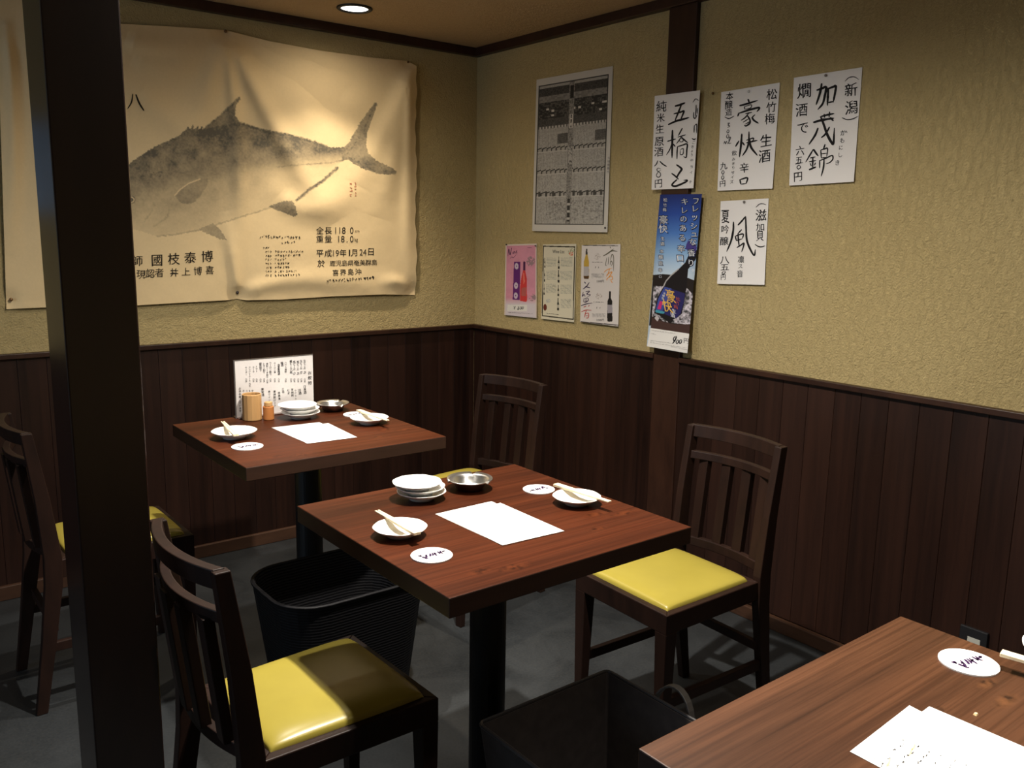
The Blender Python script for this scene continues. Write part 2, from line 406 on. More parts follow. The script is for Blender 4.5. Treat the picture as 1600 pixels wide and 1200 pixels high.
    def lay(s, name, mat, fn, parent):
        if not s.v: return
        a = np.array(s.v); P = fn(a[:, 0], a[:, 1])
        me = bpy.data.meshes.new(name); me.from_pydata([tuple(p) for p in P], [], s.f); me.update(); me.materials.append(mat)
        o = bpy.data.objects.new(name, me); COL.objects.link(o)
        if parent is not None: o.parent = parent; o.matrix_parent_inverse = parent.matrix_world.inverted()
        return o

# ------------------------------------------------------------------ the room
HW = 0.863                                        # top of the board wainscot
def struct(name, mb, mat, **kw): return tag(mb.build(name, mat, **kw), kind='structure')
b = MB(); b.box((-5.2, -5.2, -0.1), (0.12, 0.12, 0)); struct('floor', b, M['floor'])
b = MB(); b.box((-5.2, -5.2, CEIL), (0.12, 0.12, CEIL + .1)); struct('ceiling', b, M['ceiling'])
b = MB(); b.box((-5.2, 0, 0), (0.1, 0.12, CEIL)); wall_back = struct('wall_back', b, M['plaster'])
b = MB(); b.box((0, -5.2, 0), (0.12, 0, CEIL)); wall_right = struct('wall_right', b, M['plaster'])
b = MB(); b.box((-5.2, -5.2, 0), (-5.08, 0, CEIL)); struct('wall_left', b, M['plaster'])
b = MB(); b.box((-5.08, -5.2, 0), (0, -5.08, CEIL)); struct('wall_front', b, M['plaster'])
# board wainscot: separate boards side by side, tongue gaps between them
def boards(name, along, lo, hi, parent):
    b = MB(); t = lo; rs = random.Random(3)
    while t < hi - 1e-6:
        w = min(rs.choice((.088, .092, .095)), hi - t); g = .0005
        if along == 'x': b.box((t + g, -.013, .05), (t + w - g, 0.0, HW - .002))
        else: b.box((-.013, -(t + w - g), .05), (0.0, -(t + g), HW - .002))
        b.attr += [rs.random()] * 6; t += w
    return b.build(name, M['board'], parent, bevel=.0008, seg=1)
boards('wainscot', 'x', -5.08, -.013, wall_back)
boards('wainscot', 'y', .013, 5.08, wall_right)
PY0, PY1 = -1.186, -1.312                         # wall post
b = MB(); b.box((-5.08, -.026, HW - .004), (0, 0, HW + .014)); struct('trim_1', b, M['trim'], bevel=.002)
b = MB(); b.box((-.026, PY0, HW - .004), (0, -.026, HW + .014)); b.box((-.026, -5.08, HW - .004), (0, PY1, HW + .014)); struct('trim_2', b, M['trim'], bevel=.002)
b = MB(); b.box((-5.08, -.032, CEIL - .036), (0, 0, CEIL)); struct('trim_3', b, M['trim'], bevel=.002)
b = MB(); b.box((-.032, -5.08, CEIL - .036), (0, -.032, CEIL)); struct('trim_4', b, M['trim'], bevel=.002)
b = MB(); b.box((-.020, PY1, 0), (0, PY0, CEIL - .036)); struct('trim_5', b, M['trim'], bevel=.002)
b = MB(); b.box((-5.08, -.028, 0.0), (0, 0, .052)); struct('baseboard_back', b, M['strip'], bevel=.003)
b = MB(); b.box((-.028, -5.08, 0.0), (0, -.028, .046)); struct('baseboard_right', b, M['strip'], bevel=.003)

win = MB()  # unseen window with glowing pane, added behind the cool fill light
for a, c_ in (((-5.08, -2.12, .74), (-5.03, -2.05, 1.96)), ((-5.08, -1.05, .74), (-5.03, -.98, 1.96)), ((-5.08, -2.12, .74), (-5.03, -.98, .80)), ((-5.08, -2.12, 1.90), (-5.03, -.98, 1.96))): win.box(a, c_)
win = struct('added_window_1', win, M['trim']); wp = MB(); wp.box((-5.079, -2.06, .79), (-5.070, -1.04, 1.91)); wp.build('pane', emit('added_glow_pane', (.62, .8, 1.0), 1.0), win)
# free-standing pillar in the foreground
b = MB(); b.box((-2.171, -1.990, 0), (-2.066, -1.862, CEIL)); pil = b.build('wooden_pillar', M['pillar'], bevel=.0025)
tag(pil, 'dark square timber pillar standing in front of the fish banner, left of the tables', 'pillar')

# ceiling downlights
def downlight(x, y, label):
    r = empty('ceiling_downlight', (x, y, CEIL), 0, label, 'light', 'round ceiling downlights')
    b = MB(); b.lathe([(.067, 0), (.067, -.004), (.063, -.007), (.052, -.006), (.051, .0)], 48); b.build('trim_ring', M['black'], r, smooth=True)
    b = MB(); b.lathe([(.0515, -.0015), (.03, -.002), (.012, -.0025), (.0005, -.0025)], 40); b.build('diffuser', M['bulb'], r, smooth=True)
downlight(LAMPS[0][0], LAMPS[0][1], 'round downlight with black rim in the ceiling above the fish banner')
downlight(LAMPS[1][0], LAMPS[1][1], 'round downlight in the ceiling over the table with the standing menu')
downlight(LAMPS[2][0], LAMPS[2][1], 'round downlight in the ceiling over the middle table')
downlight(LAMPS[3][0], LAMPS[3][1], 'round downlight in the ceiling over the nearest table')

# ------------------------------------------------------------------ tables
TH = 0.735; TW, TD = 0.594, 0.584
def make_table():
    r = empty('dining_table')
    b = MB(); b.box((-TW / 2, -TD / 2, TH - .036), (TW / 2, TD / 2, TH)); top = b.build('tabletop', M['table2'], r, bevel=.0018)
    top.data.materials.append(M['table_edge'])
    for p in top.data.polygons:
        if abs(p.normal.z) < .5: p.material_index = 1
    b = MB(); b.tube([(0, 0, .02), (0, 0, TH - .045)], .039, 32); b.build('pole', M['black'], r, smooth=False, bevel=.001)
    b = MB(); b.box((-.15, -.15, TH - .046), (.15, .15, TH - .036)); b.build('mounting_plate', M['black'], r, bevel=.002)
    b = MB(); b.lathe([(.0005, .022), (.05, .022), (.088, .014), (.094, .008), (.095, 0), (.0005, 0)], 48); b.build('base', M['black'], r, smooth=True)
    return r
T1 = (-1.672 + TW / 2, -.782 - TD / 2); T2 = (-1.694 + TW / 2, -1.714 - TD / 2); T3 = (-1.748 + TW / 2, -2.769 - TD / 2)
table = make_table(); pose(table, (*T2, 0))
tag(table, 'square reddish-brown wooden table in the middle with four yellow seats round it'.replace('four yellow seats round it', 'a pile of white dishes and chopsticks'), 'table', 'wooden dining tables')
t_ = copy_tree(table); pose(t_, (*T1, 0)); tag(t_, 'square reddish-brown wooden table at the back under the fish banner, carrying a standing menu', 'table')
t_ = copy_tree(table); pose(t_, (*T3, 0))
for c_ in t_.children:
    if c_.name.startswith('tabletop'): c_.data = c_.data.copy(); c_.data.materials[0] = M['table3']
tag(t_, 'square brown wooden table cut off at the bottom right corner, with written sheets on it', 'table')

# ------------------------------------------------------------------ chairs
def bow_rail(z0, z1, xa, xb, half, bow, thick, n=14):
    """rail curved in plan; xa, xb = x of the front face at bottom and top"""
    secs = []
    for i in range(n + 1):
        t = -1 + 2 * i / n; y = t * half; bx = -bow * (1 - t * t)
        secs.append([(xa + bx, y, z0), (xa + bx - thick, y, z0), (xb + bx - thick, y, z1), (xb + bx, y, z1)])
    b = MB(); b.sweep(secs); return b
def make_chair():
    r = empty('dining_chair')
    sz = .428
    # seat frame (four rails with a rebate)
    b = MB()
    f = lambda x, y: (x, y)
    out = [(-.175, -.156), (.180, -.169), (.180, .169), (-.175, .156)]; inn = [(-.145, -.128), (.150, -.140), (.150, .140), (-.145, .128)]
    for k in range(4):
        a, c = out[k], out[(k + 1) % 4]; d, e = inn[(k + 1) % 4], inn[k]
        q = [a, c, d, e]; b.hexa([(x, y, sz - .052) for x, y in q], [(x, y, sz) for x, y in q])
    b.build('seat_frame', M['chair'], r, bevel=.0025)
    # upholstered pad
    b = MB(); n = 26; vs = []; 
    for i in range(n + 1):
        for j in range(n + 1):
            u = -1 + 2 * i / n; v = -1 + 2 * j / n
            uu = math.copysign(abs(math.sin(u * math.pi / 2)), u); vv = math.copysign(abs(math.sin(v * math.pi / 2)), v)
            half = .140 + (.152 - .140) * (uu + 1) / 2
            x = .004 + .158 * uu * (1 - .018 * vv ** 4); y = half * vv * (1 - .018 * uu ** 4)
            h = (1 - abs(uu) ** 5) ** .55 * (1 - abs(vv) ** 5) ** .55
            vs.append((x, y, sz - .001 + .005 * min(1, h * 8) + .017 * h ** .8))
    fs = [(i * (n + 1) + j, (i + 1) * (n + 1) + j, (i + 1) * (n + 1) + j + 1, i * (n + 1) + j + 1) for i in range(n) for j in range(n)]
    b.add(vs, fs); b.build('seat_cushion', M['yellow'], r, smooth=True)
    for s in (-1, 1):                              # front legs: square, tapering
        b = MB(); y = s * .150; x = .161
        b.hexa([(x - .017 + .010, y - .013 + s * .003, 0), (x + .013, y - .013 + s * .003, 0), (x + .013, y + .013 + s * .003, 0), (x - .017 + .010, y + .013 + s * .003, 0)],
               [(x - .019, y - .019, sz - .05), (x + .019, y - .019, sz - .05), (x + .019, y + .019, sz - .05), (x - .019, y + .019, sz - .05)])
        b.build('leg', M['chair'], r, bevel=.002)
    for s in (-1, 1):                              # rear posts: leg and back upright in one raked piece
        b = MB(); secs = []
        for z, x, dx, y, dy in ((0, -.247, .014, .150, .011), (.20, -.216, .018, .150, .012), (.36, -.194, .022, .150, .0125), (.44, -.191, .022, .150, .0125), (.60, -.205, .018, .151, .0115), (.785, -.230, .0135, .152, .011)):
            yy = s * y; secs.append([(x - dx, yy - dy, z), (x + dx, yy - dy, z), (x + dx, yy + dy, z), (x - dx, yy + dy, z)])
        b.sweep(secs); b.build('rear_leg', M['chair'], r, bevel=.002)
    ln = lambda z: -.191 - (z - .44) / .345 * .039
    bow_rail(.752, .787, ln(.752) + .009, ln(.787) + .009, .150, .030, .020).build('top_rail', M['chair'], r, bevel=.002)
    bow_rail(.690, .712, ln(.690) + .008, ln(.712) + .008, .144, .030, .018).build('middle_rail', M['chair'], r, bevel=.002)
    bow_rail(.440, .466, ln(.440) + .002, ln(.466) + .004, .142, .024, .018).build('lower_rail', M['chair'], r, bevel=.002)
    for k in range(4):
        y = (-1.5 + k) * .071; t = y / .146; b0 = -.027 * (1 - t * t) - .003; w = .0155
        b = MB(); secs = []
        for z in (.462, .58, .695):
            x = ln(z) + b0; secs.append([(x - .016, y - w, z), (x + .004, y - w, z), (x + .004, y + w, z), (x - .016, y + w, z)])
        b.sweep(secs); b.build('slat', M['chair'], r, bevel=.0015)
    for s in (-1, 1):
        b = MB(); y = s * .150; b.hexa([(-.210, y - .008, .17), (.158, y - .008, .17), (.158, y + .008, .17), (-.200, y + .008, .17)], [(-.200, y - .008, .197), (.158, y - .008, .197), (.158, y + .008, .197), (-.200, y + .008, .197)])
        b.build('stretcher', M['chair'], r, bevel=.002)
    b = MB(); b.box((-.205, -.15, .225), (-.189, .15, .250)); b.build('stretcher', M['chair'], r, bevel=.002)
    return r
chair = make_chair(); pose(chair, (-.760, -1.953, 0), R(177.5))
tag(chair, 'dark slat-back chair with bright yellow seat between the middle table and the right wall', 'chair', 'slat-back chairs with yellow seats')
for x, y, rz, lab in ((-1.766, -1.932, 1.5, 'dark slat-back chair seen from behind in the left foreground, yellow seat half in shade'),
                      (-1.848, -.750, 0.5, 'dark slat-back chair mostly hidden behind the pillar at the left edge'),
                      (-.725, -.965, 188, 'dark slat-back chair in the shadowed corner, a sliver of yellow seat behind the middle table')):
    c_ = copy_tree(chair); pose(c_, (x, y, 0), R(rz)); tag(c_, lab, 'chair')

# ------------------------------------------------------------------ luggage baskets
def rrect(cx, cy, hx, hy, r, z, n=6):
    out = []
    for qx, qy, a0 in ((1, 1, 0), (-1, 1, 90), (-1, -1, 180), (1, -1, 270)):
        for k in range(n + 1):
            a = R(a0 + 90 * k / n); out.append((cx + qx * (hx - r) + r * math.cos(a), cy + qy * (hy - r) + r * math.sin(a), z))
    return out
def basket_body(hx, hy, hz, taper, r, wall=.008, sag=0.0):
    b = MB(); L = []; steps = 10
    for i in range(steps + 1):
        t = i / steps; k = taper + (1 - taper) * t; L.append(rrect(0, 0, hx * k, hy * k, r * k, hz * t))
    for i in range(steps, -1, -1):
        t = i / steps; k = taper + (1 - taper) * t; L.append(rrect(0, 0, hx * k - wall, hy * k - wall, max(.004, r * k - wall), max(.010, hz * t)))
    m = len(L[0]); vs = [p for q in L for p in q]; fs = []
    for i in range(len(L) - 1):
        for k in range(m): fs.append((i * m + k, i * m + (k + 1) % m, (i + 1) * m + (k + 1) % m, (i + 1) * m + k))
    fs.append(tuple(reversed(range(m)))); fs.append(tuple((len(L) - 1) * m + k for k in range(m)))
    b.add(vs, fs); return b
r_ = empty('luggage_basket', (-1.400, -1.318, 0), 0, 'black woven oval-cornered basket on the floor between the back and middle tables', 'basket', 'black luggage baskets')
basket_body(.220, .168, .372, .78, .11).build('body', M['woven'], r_)
b = MB(); b.tube(rrect(0, 0, .219, .167, .11, .374, 8), .0055, 8, closed=True); b.build('rim', M['woven'], r_, smooth=True)
r_ = empty('luggage_basket', (-1.345, -2.375, 0), 0, 'black leatherette box basket on the floor in front of the middle table pole', 'basket', 'black luggage baskets')
basket_body(.176, .232, .372, .80, .012, .006).build('body', M['leather_in'], r_)
b = MB(); b.tube(rrect(0, 0, .175, .231, .012, .374, 3), .004, 8, closed=True); b.build('rim', M['leather'], r_)
for s in (1,):
    b = MB(); pts = []
    for k in range(17):
        a = math.pi * (k / 16) * 1.25 - .4
        pts.append((s * (.172 + .016 + .012 * math.sin(max(0, a))), .055 + .052 * math.cos(a), .335 + .070 * math.sin(a)))
    secs = []
    for k, p in enumerate(pts):
        a = math.pi * (k / 16) * 1.25 - .4; n_ = Vector((0, math.cos(a), math.sin(a))) * .0025; w = Vector((.008, 0, 0)); P = Vector(p)
        secs.append([P - n_ - w, P + n_ - w, P + n_ + w, P - n_ + w])
    b.sweep(secs); b.build('handle', M['strap'], r_, bevel=.001)

# ------------------------------------------------------------------ tableware
def make_plate(name='small_plate'):
    b = MB(); lob = lambda r_, z, a: (r_ * (1 + .012 * math.cos(8 * a) * min(1, r_ / .05)), z)
    b.lathe([(.0004, .0032), (.022, .003), (.0235, 0), (.0265, 0), (.028, .0042), (.040, .0094), (.0515, .0166), (.0530, .0176), (.0526, .0186), (.0505, .0182), (.040, .0120), (.027, .0068), (.012, .0052), (.0004, .0050)], 64, lob)
    return b.build(name, M['porcelain'], smooth=True)
plate0 = make_plate(); used = [False]
def plate(x, y, z, s, lab, group, rz=0.0):
    o = plate0 if not used[0] else plate0.copy()
    if used[0]: COL.objects.link(o)
    used[0] = True; pose(o, (x, y, z), rz); o.scale = (s, s, s)
    for k in ('group',):
        if k in o: del o[k]
    return tag(o, lab, 'plate', group)
G1 = 'small white plates'
def P2(px, py, z=TH): return onz(px, py, z)
def lab_plates():
    # px of plate rim centre, rim height .026 above the table
    for (px, py, s, lab, rz) in ((625, 823, 1.0, 'small white plate with chopsticks at the left side of the middle table', .3), (901, 775, 1.0, 'small white plate with chopsticks at the right side of the middle table', .1),
                             (366, 673, 1.17, 'small white plate with chopsticks beside the bamboo cup on the back table', .5), (577, 652, 1.10, 'small white plate with chopsticks at the right side of the back table', .2)):
        q = P2(px, py, TH + .0175 * s); plate(q[0], q[1], TH + .0004, s, lab, G1, rz)
    for (px, py, s, tb) in ((655, 754, 1.03, 'middle'), (467, 633, 1.13, 'back')):
        for k, (nm, dx, dy) in enumerate((('bottom', .004, -.003), ('middle', .003, .0), ('top', -.004, .002))):
            q = P2(px, py, TH + .036 * s)
            plate(q[0] + dx, q[1] + dy, TH + .0004 + k * .0102 * s, s, {'bottom': 'lowest', 'middle': 'second', 'top': 'topmost'}[nm] + ' small white plate of the three-plate pile on the %s table' % tb, 'stacked white plates', .4 * k)
lab_plates()
q = P2(1668, 1010, TH + .024); plate(q[0], q[1], TH + .0004, 1.05, 'small white plate under the chopsticks at the right edge of the nearest table', G1)

def make_ashtray():
    b = MB(); n = 72
    def rim(r_, z, a):
        if r_ > .040:
            for k in range(3):
                d = abs((a - 2.6 - k * 2 * math.pi / 3 + math.pi) % (2 * math.pi) - math.pi)
                if d < .10: z -= .0055 * (1 - d / .10) ** .5 * min(1, (r_ - .04) / .008)
        return (r_, z)
    b.lathe([(.0004, .001), (.028, .0), (.032, .002), (.037, .018), (.040, .0215), (.052, .0245), (.0535, .0235), (.0525, .0262), (.041, .0232), (.0385, .0205), (.0335, .0045), (.028, .0025), (.0004, .0022)], n, rim)
    return b.build('metal_ashtray', M['chrome'], smooth=True)
a0 = make_ashtray(); q = P2(734, 748, TH + .024); pose(a0, (q[0], q[1], TH + .0004), .3); tag(a0, 'round notched steel ashtray beside the plate pile on the middle table', 'ashtray', 'steel ashtrays')
a1 = a0.copy(); COL.objects.link(a1); q = P2(520, 630, TH + .024); pose(a1, (q[0], q[1], TH + .0004), .1); tag(a1, 'round notched steel ashtray behind the plate pile on the back table', 'ashtray')

# chopsticks: a joined pair, thick at the uncut end, split at the tips
def chopsticks(p_thick, p_tip, lab):
    A = Vector(p_thick); B = Vector(p_tip); d = B - A; L = d.length; d.normalize(); side = d.cross(Vector((0, 0, 1))).normalized(); up = side.cross(d).normalized()
    b = MB()
    for s in (-1, 1):
        secs = []
        for t, w, off in ((0, .0039, .0040), (.35, .0037, .0038), (.8, .0027, .0030), (1, .0022, .0033)):
            c = A + d * L * t + side * s * off; secs.append([c + side * w + up * w * .7, c - side * w + up * w * .7, c - side * w - up * w * .7, c + side * w - up * w * .7])
        b.sweep(secs)
    o = b.build('chopsticks', M['chopstick'], bevel=.0006, seg=1); return tag(o, lab, 'chopsticks', 'pale wooden chopsticks')
z_ = TH + .0225
chopsticks(P2(652, 834, z_), P2(589, 798, z_), 'pale wooden chopsticks across the left plate of the middle table')
chopsticks(P2(868, 757, z_), P2(953, 784, z_), 'pale wooden chopsticks across the right plate of the middle table')
chopsticks(P2(369, 680, z_ + .004), P2(348, 659, z_ + .004), 'pale wooden chopsticks across the plate beside the bamboo cup')
chopsticks(P2(560, 641, z_ + .003), P2(606, 657, z_ + .003), 'pale wooden chopsticks across the right plate of the back table')
chopsticks(P2(1564, 1020, z_ + .001), P2(1720, 1066, z_ + .001), 'pale wooden chopsticks entering at the right edge of the nearest table')

# coasters
LOGO = [([(610, 998), (628, 1003), (648, 1008)], 7), ([(634, 990), (640, 1012)], 6), ([(652, 1012), (672, 1022), (690, 1030)], 8), ([(690, 982), (698, 1010), (694, 1034), (720, 1034)], 7), ([(676, 1004), (708, 1000)], 5),
        ([(730, 968), (738, 990), (734, 1010)], 7), ([(752, 962), (764, 985), (760, 1000)], 6), ([(772, 955), (788, 980), (804, 1000)], 6), ([(768, 985), (800, 962)], 5), ([(806, 940), (822, 955), (836, 972)], 6), ([(826, 968), (846, 950)], 5),
        ([(836, 934), (850, 960), (872, 968)], 6), ([(855, 948), (872, 938), (890, 930)], 6), ([(868, 930), (876, 946)], 6)]
def coaster(px, py, dia, rot, lab):
    c = P2(px, py, TH + .0022)
    r = empty('paper_coaster', (c[0], c[1], TH + .0002), R(rot), lab, 'coaster', 'round white coasters')
    b = MB(); h = dia / 2; b.lathe([(.0004, 0), (h, 0), (h, .0021), (.0004, .0021)], 64); b.build('disc', M['paper'], r)
    b = MB(); b.lathe([(h * .90, .00235), (h * .915, .00235)], 64); b.build('printed_ring', M['greyink'], r)
    ik = Ink(); 
    for pts, w in LOGO: ik.stroke([((x - 750) / 440 * dia, (985 - y) * 2.05 / 440 * dia) for x, y in pts], w * 3.6 / 440 * dia)
    ik.lay('lettering', M['purpleink'], lambda a, b_: np.stack([a, b_, np.full(len(a), .0026)], -1), None).parent = r
coaster(674.5, 867, .077, -34, 'round white coaster with purple script at the near left of the middle table')
coaster(842, 764, .074, 146, 'round white coaster touching the right plate of the middle table')
coaster(386.5, 697, .083, -34, 'round white coaster with purple script at the near left of the back table')
coaster(556, 647, .080, 146, 'round white coaster half hidden under the right plate of the back table')
coaster(1513.5, 1034, .078, -46, 'round white coaster with purple script at the far side of the nearest table')

# paper sheets on the tables
def sheet(corners, z, lab, curl=0.0):
    P = np.array([onz(x, y, z) for x, y in corners]); n = 16; u, v = np.meshgrid(np.linspace(0, 1, n), np.linspace(0, 1, n)); G = bil(P[:, :3], u, v)
    G[..., 2] += curl * (np.abs(u - .5) * 2) ** 3 * (1 - v)
    o = grid_mesh('paper_sheet', G, np.full((n, n, 3), .82), M['paper'], thick=.0003); return tag(o, lab, 'paper', 'loose white sheets')
sheet([(680, 803), (768, 783), (870, 831), (783, 851)], TH + .0008, 'lower white sheet of the two on the middle table')
sheet([(694, 807), (782, 785.5), (882, 829.5), (785, 852)], TH + .0016, 'upper white sheet of the two on the middle table')
sheet([(424, 668), (499, 659.5), (546, 683), (478, 692)], TH + .0008, 'lower white sheet of the two on the back table')
sheet([(437, 671), (513, 661), (558, 683), (480, 693)], TH + .0016, 'upper white sheet of the two on the back table')
s3a = sheet([(1328, 1174), (1421, 1102), (1640, 1216), (1545, 1290)], TH + .0008, 'written white sheet at the left of the two on the nearest table')
s3b = sheet([(1352, 1178), (1452, 1103.5), (1664, 1194), (1566, 1280)], TH + .0016, 'written white sheet at the right of the two on the nearest table')
def flat(z): return lambda a, b_: onz(a, b_, z)
ik = Ink((1300, 1000, .1875)); random.seed(5)
for k in range(9):                                  # handwritten columns run away from the viewer along the sheet
    x0, y0 = 400 + 105 * k, 1010 + 42 * k; n = 9
    for j in range(n):
        t = j / n; cx = x0 + 235 * t + random.uniform(-14, 14); cy = y0 - 240 * t + random.uniform(-12, 12) + 40
        if random.random() < .22: continue
        for q in range(2):
            a = random.uniform(0, 6.28); l = random.uniform(6, 17) * (1.15 if k < 3 else .7)
            ik.stroke([(cx + random.uniform(-8, 8), cy + random.uniform(-8, 8)), (cx + l * math.cos(a), cy + .6 * l * math.sin(a))], 8 if k < 3 else 5)
ik.lay('handwriting', M['ink'], flat(TH + .0022), s3b)
ik = Ink((1300, 1000, .1875))
for (x, y, w, h) in ((470, 1020, 16, 30), (680, 890, 14, 26), (655, 930, 12, 30)):
    ik.stroke([(x - w, y + h), (x + w * .3, y), (x + w, y - h)], 16)
ik.lay('sauce_stain', plain('sauce_stain', (.70, .58, .25), .8), flat(TH + .0021), s3b)
c = P2(1524.5, 1117, TH); b = MB(); b.hexa([(-.0028, -.002, 0), (.0026, -.0022, 0), (.003, .002, 0), (-.0022, .0024, 0)], [(-.0018, -.0014, .0022), (.002, -.0016, .0026), (.0018, .0014, .0024), (-.0016, .0018, .002)])
o = b.build('food_crumb', M['crumb']); pose(o, (c[0], c[1], TH + .0001)); tag(o, 'tiny pale crumb on the nearest table beside the written sheets', 'crumb')

# back table: chopstick cup, toothpick holder, standing menu
q = P2(393.5, 655, TH); b = MB(); n = 14; prof = [(.0004, 0), (.0285, 0), (.0295, .002), (.0295, .079), (.0285, .081), (.0262, .081), (.0255, .078), (.0250, .008), (.0004, .007)]
b.lathe(prof, n); o = b.build('chopstick_cup', M['bamboo'], bevel=.0008, seg=1); pose(o, (q[0], q[1] - .005, TH + .0004), .3); tag(o, 'tall bamboo cup standing before the menu on the back table', 'cup')
q = P2(419, 655, TH); r_ = empty('toothpick_holder', (q[0], q[1] - .005, TH + .0004), 0.2, 'small orange wooden toothpick holder right of the bamboo cup', 'toothpick holder')
b = MB(); b.lathe([(.0004, 0), (.0155, 0), (.0165, .002), (.0165, .040), (.0155, .042), (.0004, .042)], 24); b.build('body', M['shaker'], r_, bevel=.0006, seg=1)
b = MB(); b.lathe([(.0004, .0425), (.0125, .0425), (.0130, .044), (.0125, .054), (.0115, .0555), (.0004, .0555)], 24); b.build('stopper', M['bamboo'], r_, bevel=.0005, seg=1)

MY = -.806
def men(off=0.0): return lambda a, b_: ony(a, b_, MY - off)
r_ = empty('standing_menu', tuple(ony(430, 650, MY)[:2]) + (TH,), 0, 'white handwritten drinks menu standing upright at the wall side of the back table', 'menu')
bpy.context.view_layer.update()
P = [ony(x, y, MY) for x, y in ((367.5, 563.5), (488.5, 555.5), (491, 638), (372, 655))]
zt = (P[0][2] + P[1][2]) / 2; xl = P[0][0] - .002; xr = P[1][0]
b = MB(); b.box((xl, MY, TH), (xr, MY + .002, zt)); o = b.build('card', plain('laminated_card', (.72, .69, .68), .12, 0, .5)); o.parent = r_; o.matrix_parent_inverse = r_.matrix_world.inverted()
b = MB(); b.box((xl - .002, MY - .0005, zt), (xr + .001, MY + .003, zt + .003)); b.box((xl - .004, MY - .001, TH), (xl, MY + .003, zt + .003)); o = b.build('clear_edge', plain('dull_clear_plastic', (.10, .09, .085), .2)); o.parent = r_; o.matrix_parent_inverse = r_.matrix_world.inverted()
o = MB(); o.box((xl, MY - .018, TH + .0003), (xr, MY + .03, TH + .0025)); o = o.build('foot', plain('clear_foot', (.12, .06, .04), .15)); o.parent = r_; o.matrix_parent_inverse = r_.matrix_world.inverted()
ik = Ink((360, 545, .0875)); sl = -.09
ik.col('お飲物', [(1415, 430), (1418, 610)], 62, slope=sl)
for x, y0, t, sz in ((1325, 215, '生ビール(大)', 42), (1262, 220, '生ビール(中)', 42), (1205, 235, '瓶ビール(大)', 40), (1140, 235, '瓶ビール(小)', 42), (1080, 225, '黒ビール小瓶', 44), (985, 250, 'ハウス焼酎', 36), (920, 255, '梅酒', 44),
                     (862, 290, '自家製梅酒', 40), (790, 260, 'ウーロン茶', 34), (712, 255, 'ウーロン割り', 38), (655, 270, '焼酎ソーダ割り', 34), (598, 265, 'レモン割り', 38), (535, 265, '緑茶割り', 40), (465, 320, 'トマト', 36), (408, 330, 'コーラ', 36), (342, 330, 'ジンジャエール', 34), (278, 340, 'サイダー', 36)):
    k = len(t); ik.col(t, [(x, y0), (x + 4, y0 + 40 * (k - 1))], sz, slope=sl, wob=.06)
    if t != '梅酒': ik.col('六五', [(x + 3, max(545, y0 + 40 * k + 15)), (x + 4, max(545, y0 + 40 * k + 15) + 35)], 34, slope=sl, wob=.06)
ik.z = (360, 550, .1)
for x, y0, t, sz in ((1160, 545, '日本酒', 42), (1080, 600, '冷酒', 44), (1015, 600, '小グラス', 26), (965, 590, '芋焼酎', 36), (905, 600, 'むぎ', 34), (820, 580, '三岳', 36), (760, 640, '黒霧島', 34), (690, 620, '麦焼酎ロック', 36), (605, 620, '赤ワイン', 34), (500, 585, '果実酒', 40),
                     (345, 605, 'ゆず', 30), (300, 605, 'もも', 30), (255, 610, 'りんご', 30), (205, 605, 'あんず', 28), (148, 570, 'お茶各種ございます', 34)):
    k = len(t); ik.col(t, [(x, y0), (x + 6, y0 + 44 * (k - 1))], sz, slope=sl, wob=.06)
ik.lay('handwriting', M['ink'], men(.0006), r_)

# wall outlet at the right
def outlet():
    P = [onx(1503, 974, -.013), onx(1546, 990, -.013)]; y0, y1, z1 = P[0][1], P[1][1], P[0][2]
    r = empty('wall_outlet', (-.013, (y0 + y1) / 2, z1 - .06), 0, 'dark plastic outlet plate low on the right wall behind the nearest table', 'outlet')
    b = MB(); b.box((-.010, -(y0 - y1) / 2, -.060), (0, (y0 - y1) / 2, .060)); b.build('cover_plate', M['outlet'], r, bevel=.002)
    b = MB(); b.box((-.0112, -.020, .0), (-.0098, .014, .034)); b.build('paper_tag', M['label'], r)
outlet()

# ------------------------------------------------------------------ the fish banner
ZB = (180, 20, .38339)                                 # frame of a close view of the photo used for tracing
def zb(pts): return [(ZB[0] + ZB[2] * x, ZB[1] + ZB[2] * y) for x, y in pts]
TOPE = [(-6, -24), (90, 18), (185, 37), (260, 41), (352, 47), (420, 64), (500, 79), (580, 90), (636, 95), (650, 103)]
BOTE = [(10, 483), (75, 480), (150, 478), (215, 477), (300, 472), (355, 469), (370, 467), (385, 469), (440, 468), (520, 463), (600, 460), (650, 461)]
FOLDS = [  # photo points, width px, depth m
    ([(358, 55), (400, 150), (470, 270), (520, 350)], 15, .017), ([(352, 55), (330, 120), (300, 220)], 16, .012), ([(350, 55), (372, 180), (380, 300), (372, 460)], 11, .012),
    ([(362, 55), (470, 130), (560, 150), (630, 110)], 30, -.012), ([(640, 105), (610, 200), (560, 290), (440, 340), (390, 430)], 15, .013), ([(640, 110), (628, 230), (590, 340), (500, 410), (400, 440)], 15, .014),
    ([(641, 110), (640, 260), (632, 380), (645, 455)], 9, .012), ([(372, 462), (450, 420), (560, 440), (640, 455)], 14, .008), ([(372, 460), (366, 410), (352, 330)], 9, .010),
    ([(640, 455), (625, 430), (590, 445)], 8, .010), ([(190, 60), (270, 90), (350, 60)], 18, .012), ([(200, 90), (280, 130), (345, 70)], 16, .008), ([(215, 140), (280, 200), (345, 260)], 20, .008),
    ([(430, 300), (480, 350), (530, 330), (600, 240)], 20, .009), ([(470, 80), (520, 200), (560, 230), (625, 130)], 20, -.008), ([(10, 40), (30, 220), (14, 400)], 10, .012), ([(40, 20), (75, 240), (60, 470)], 14, .010),
    ([(120, 60), (170, 260), (150, 470)], 14, .008)]
FOLDS = [(p, w, d * 1.3) for p, w, d in FOLDS]
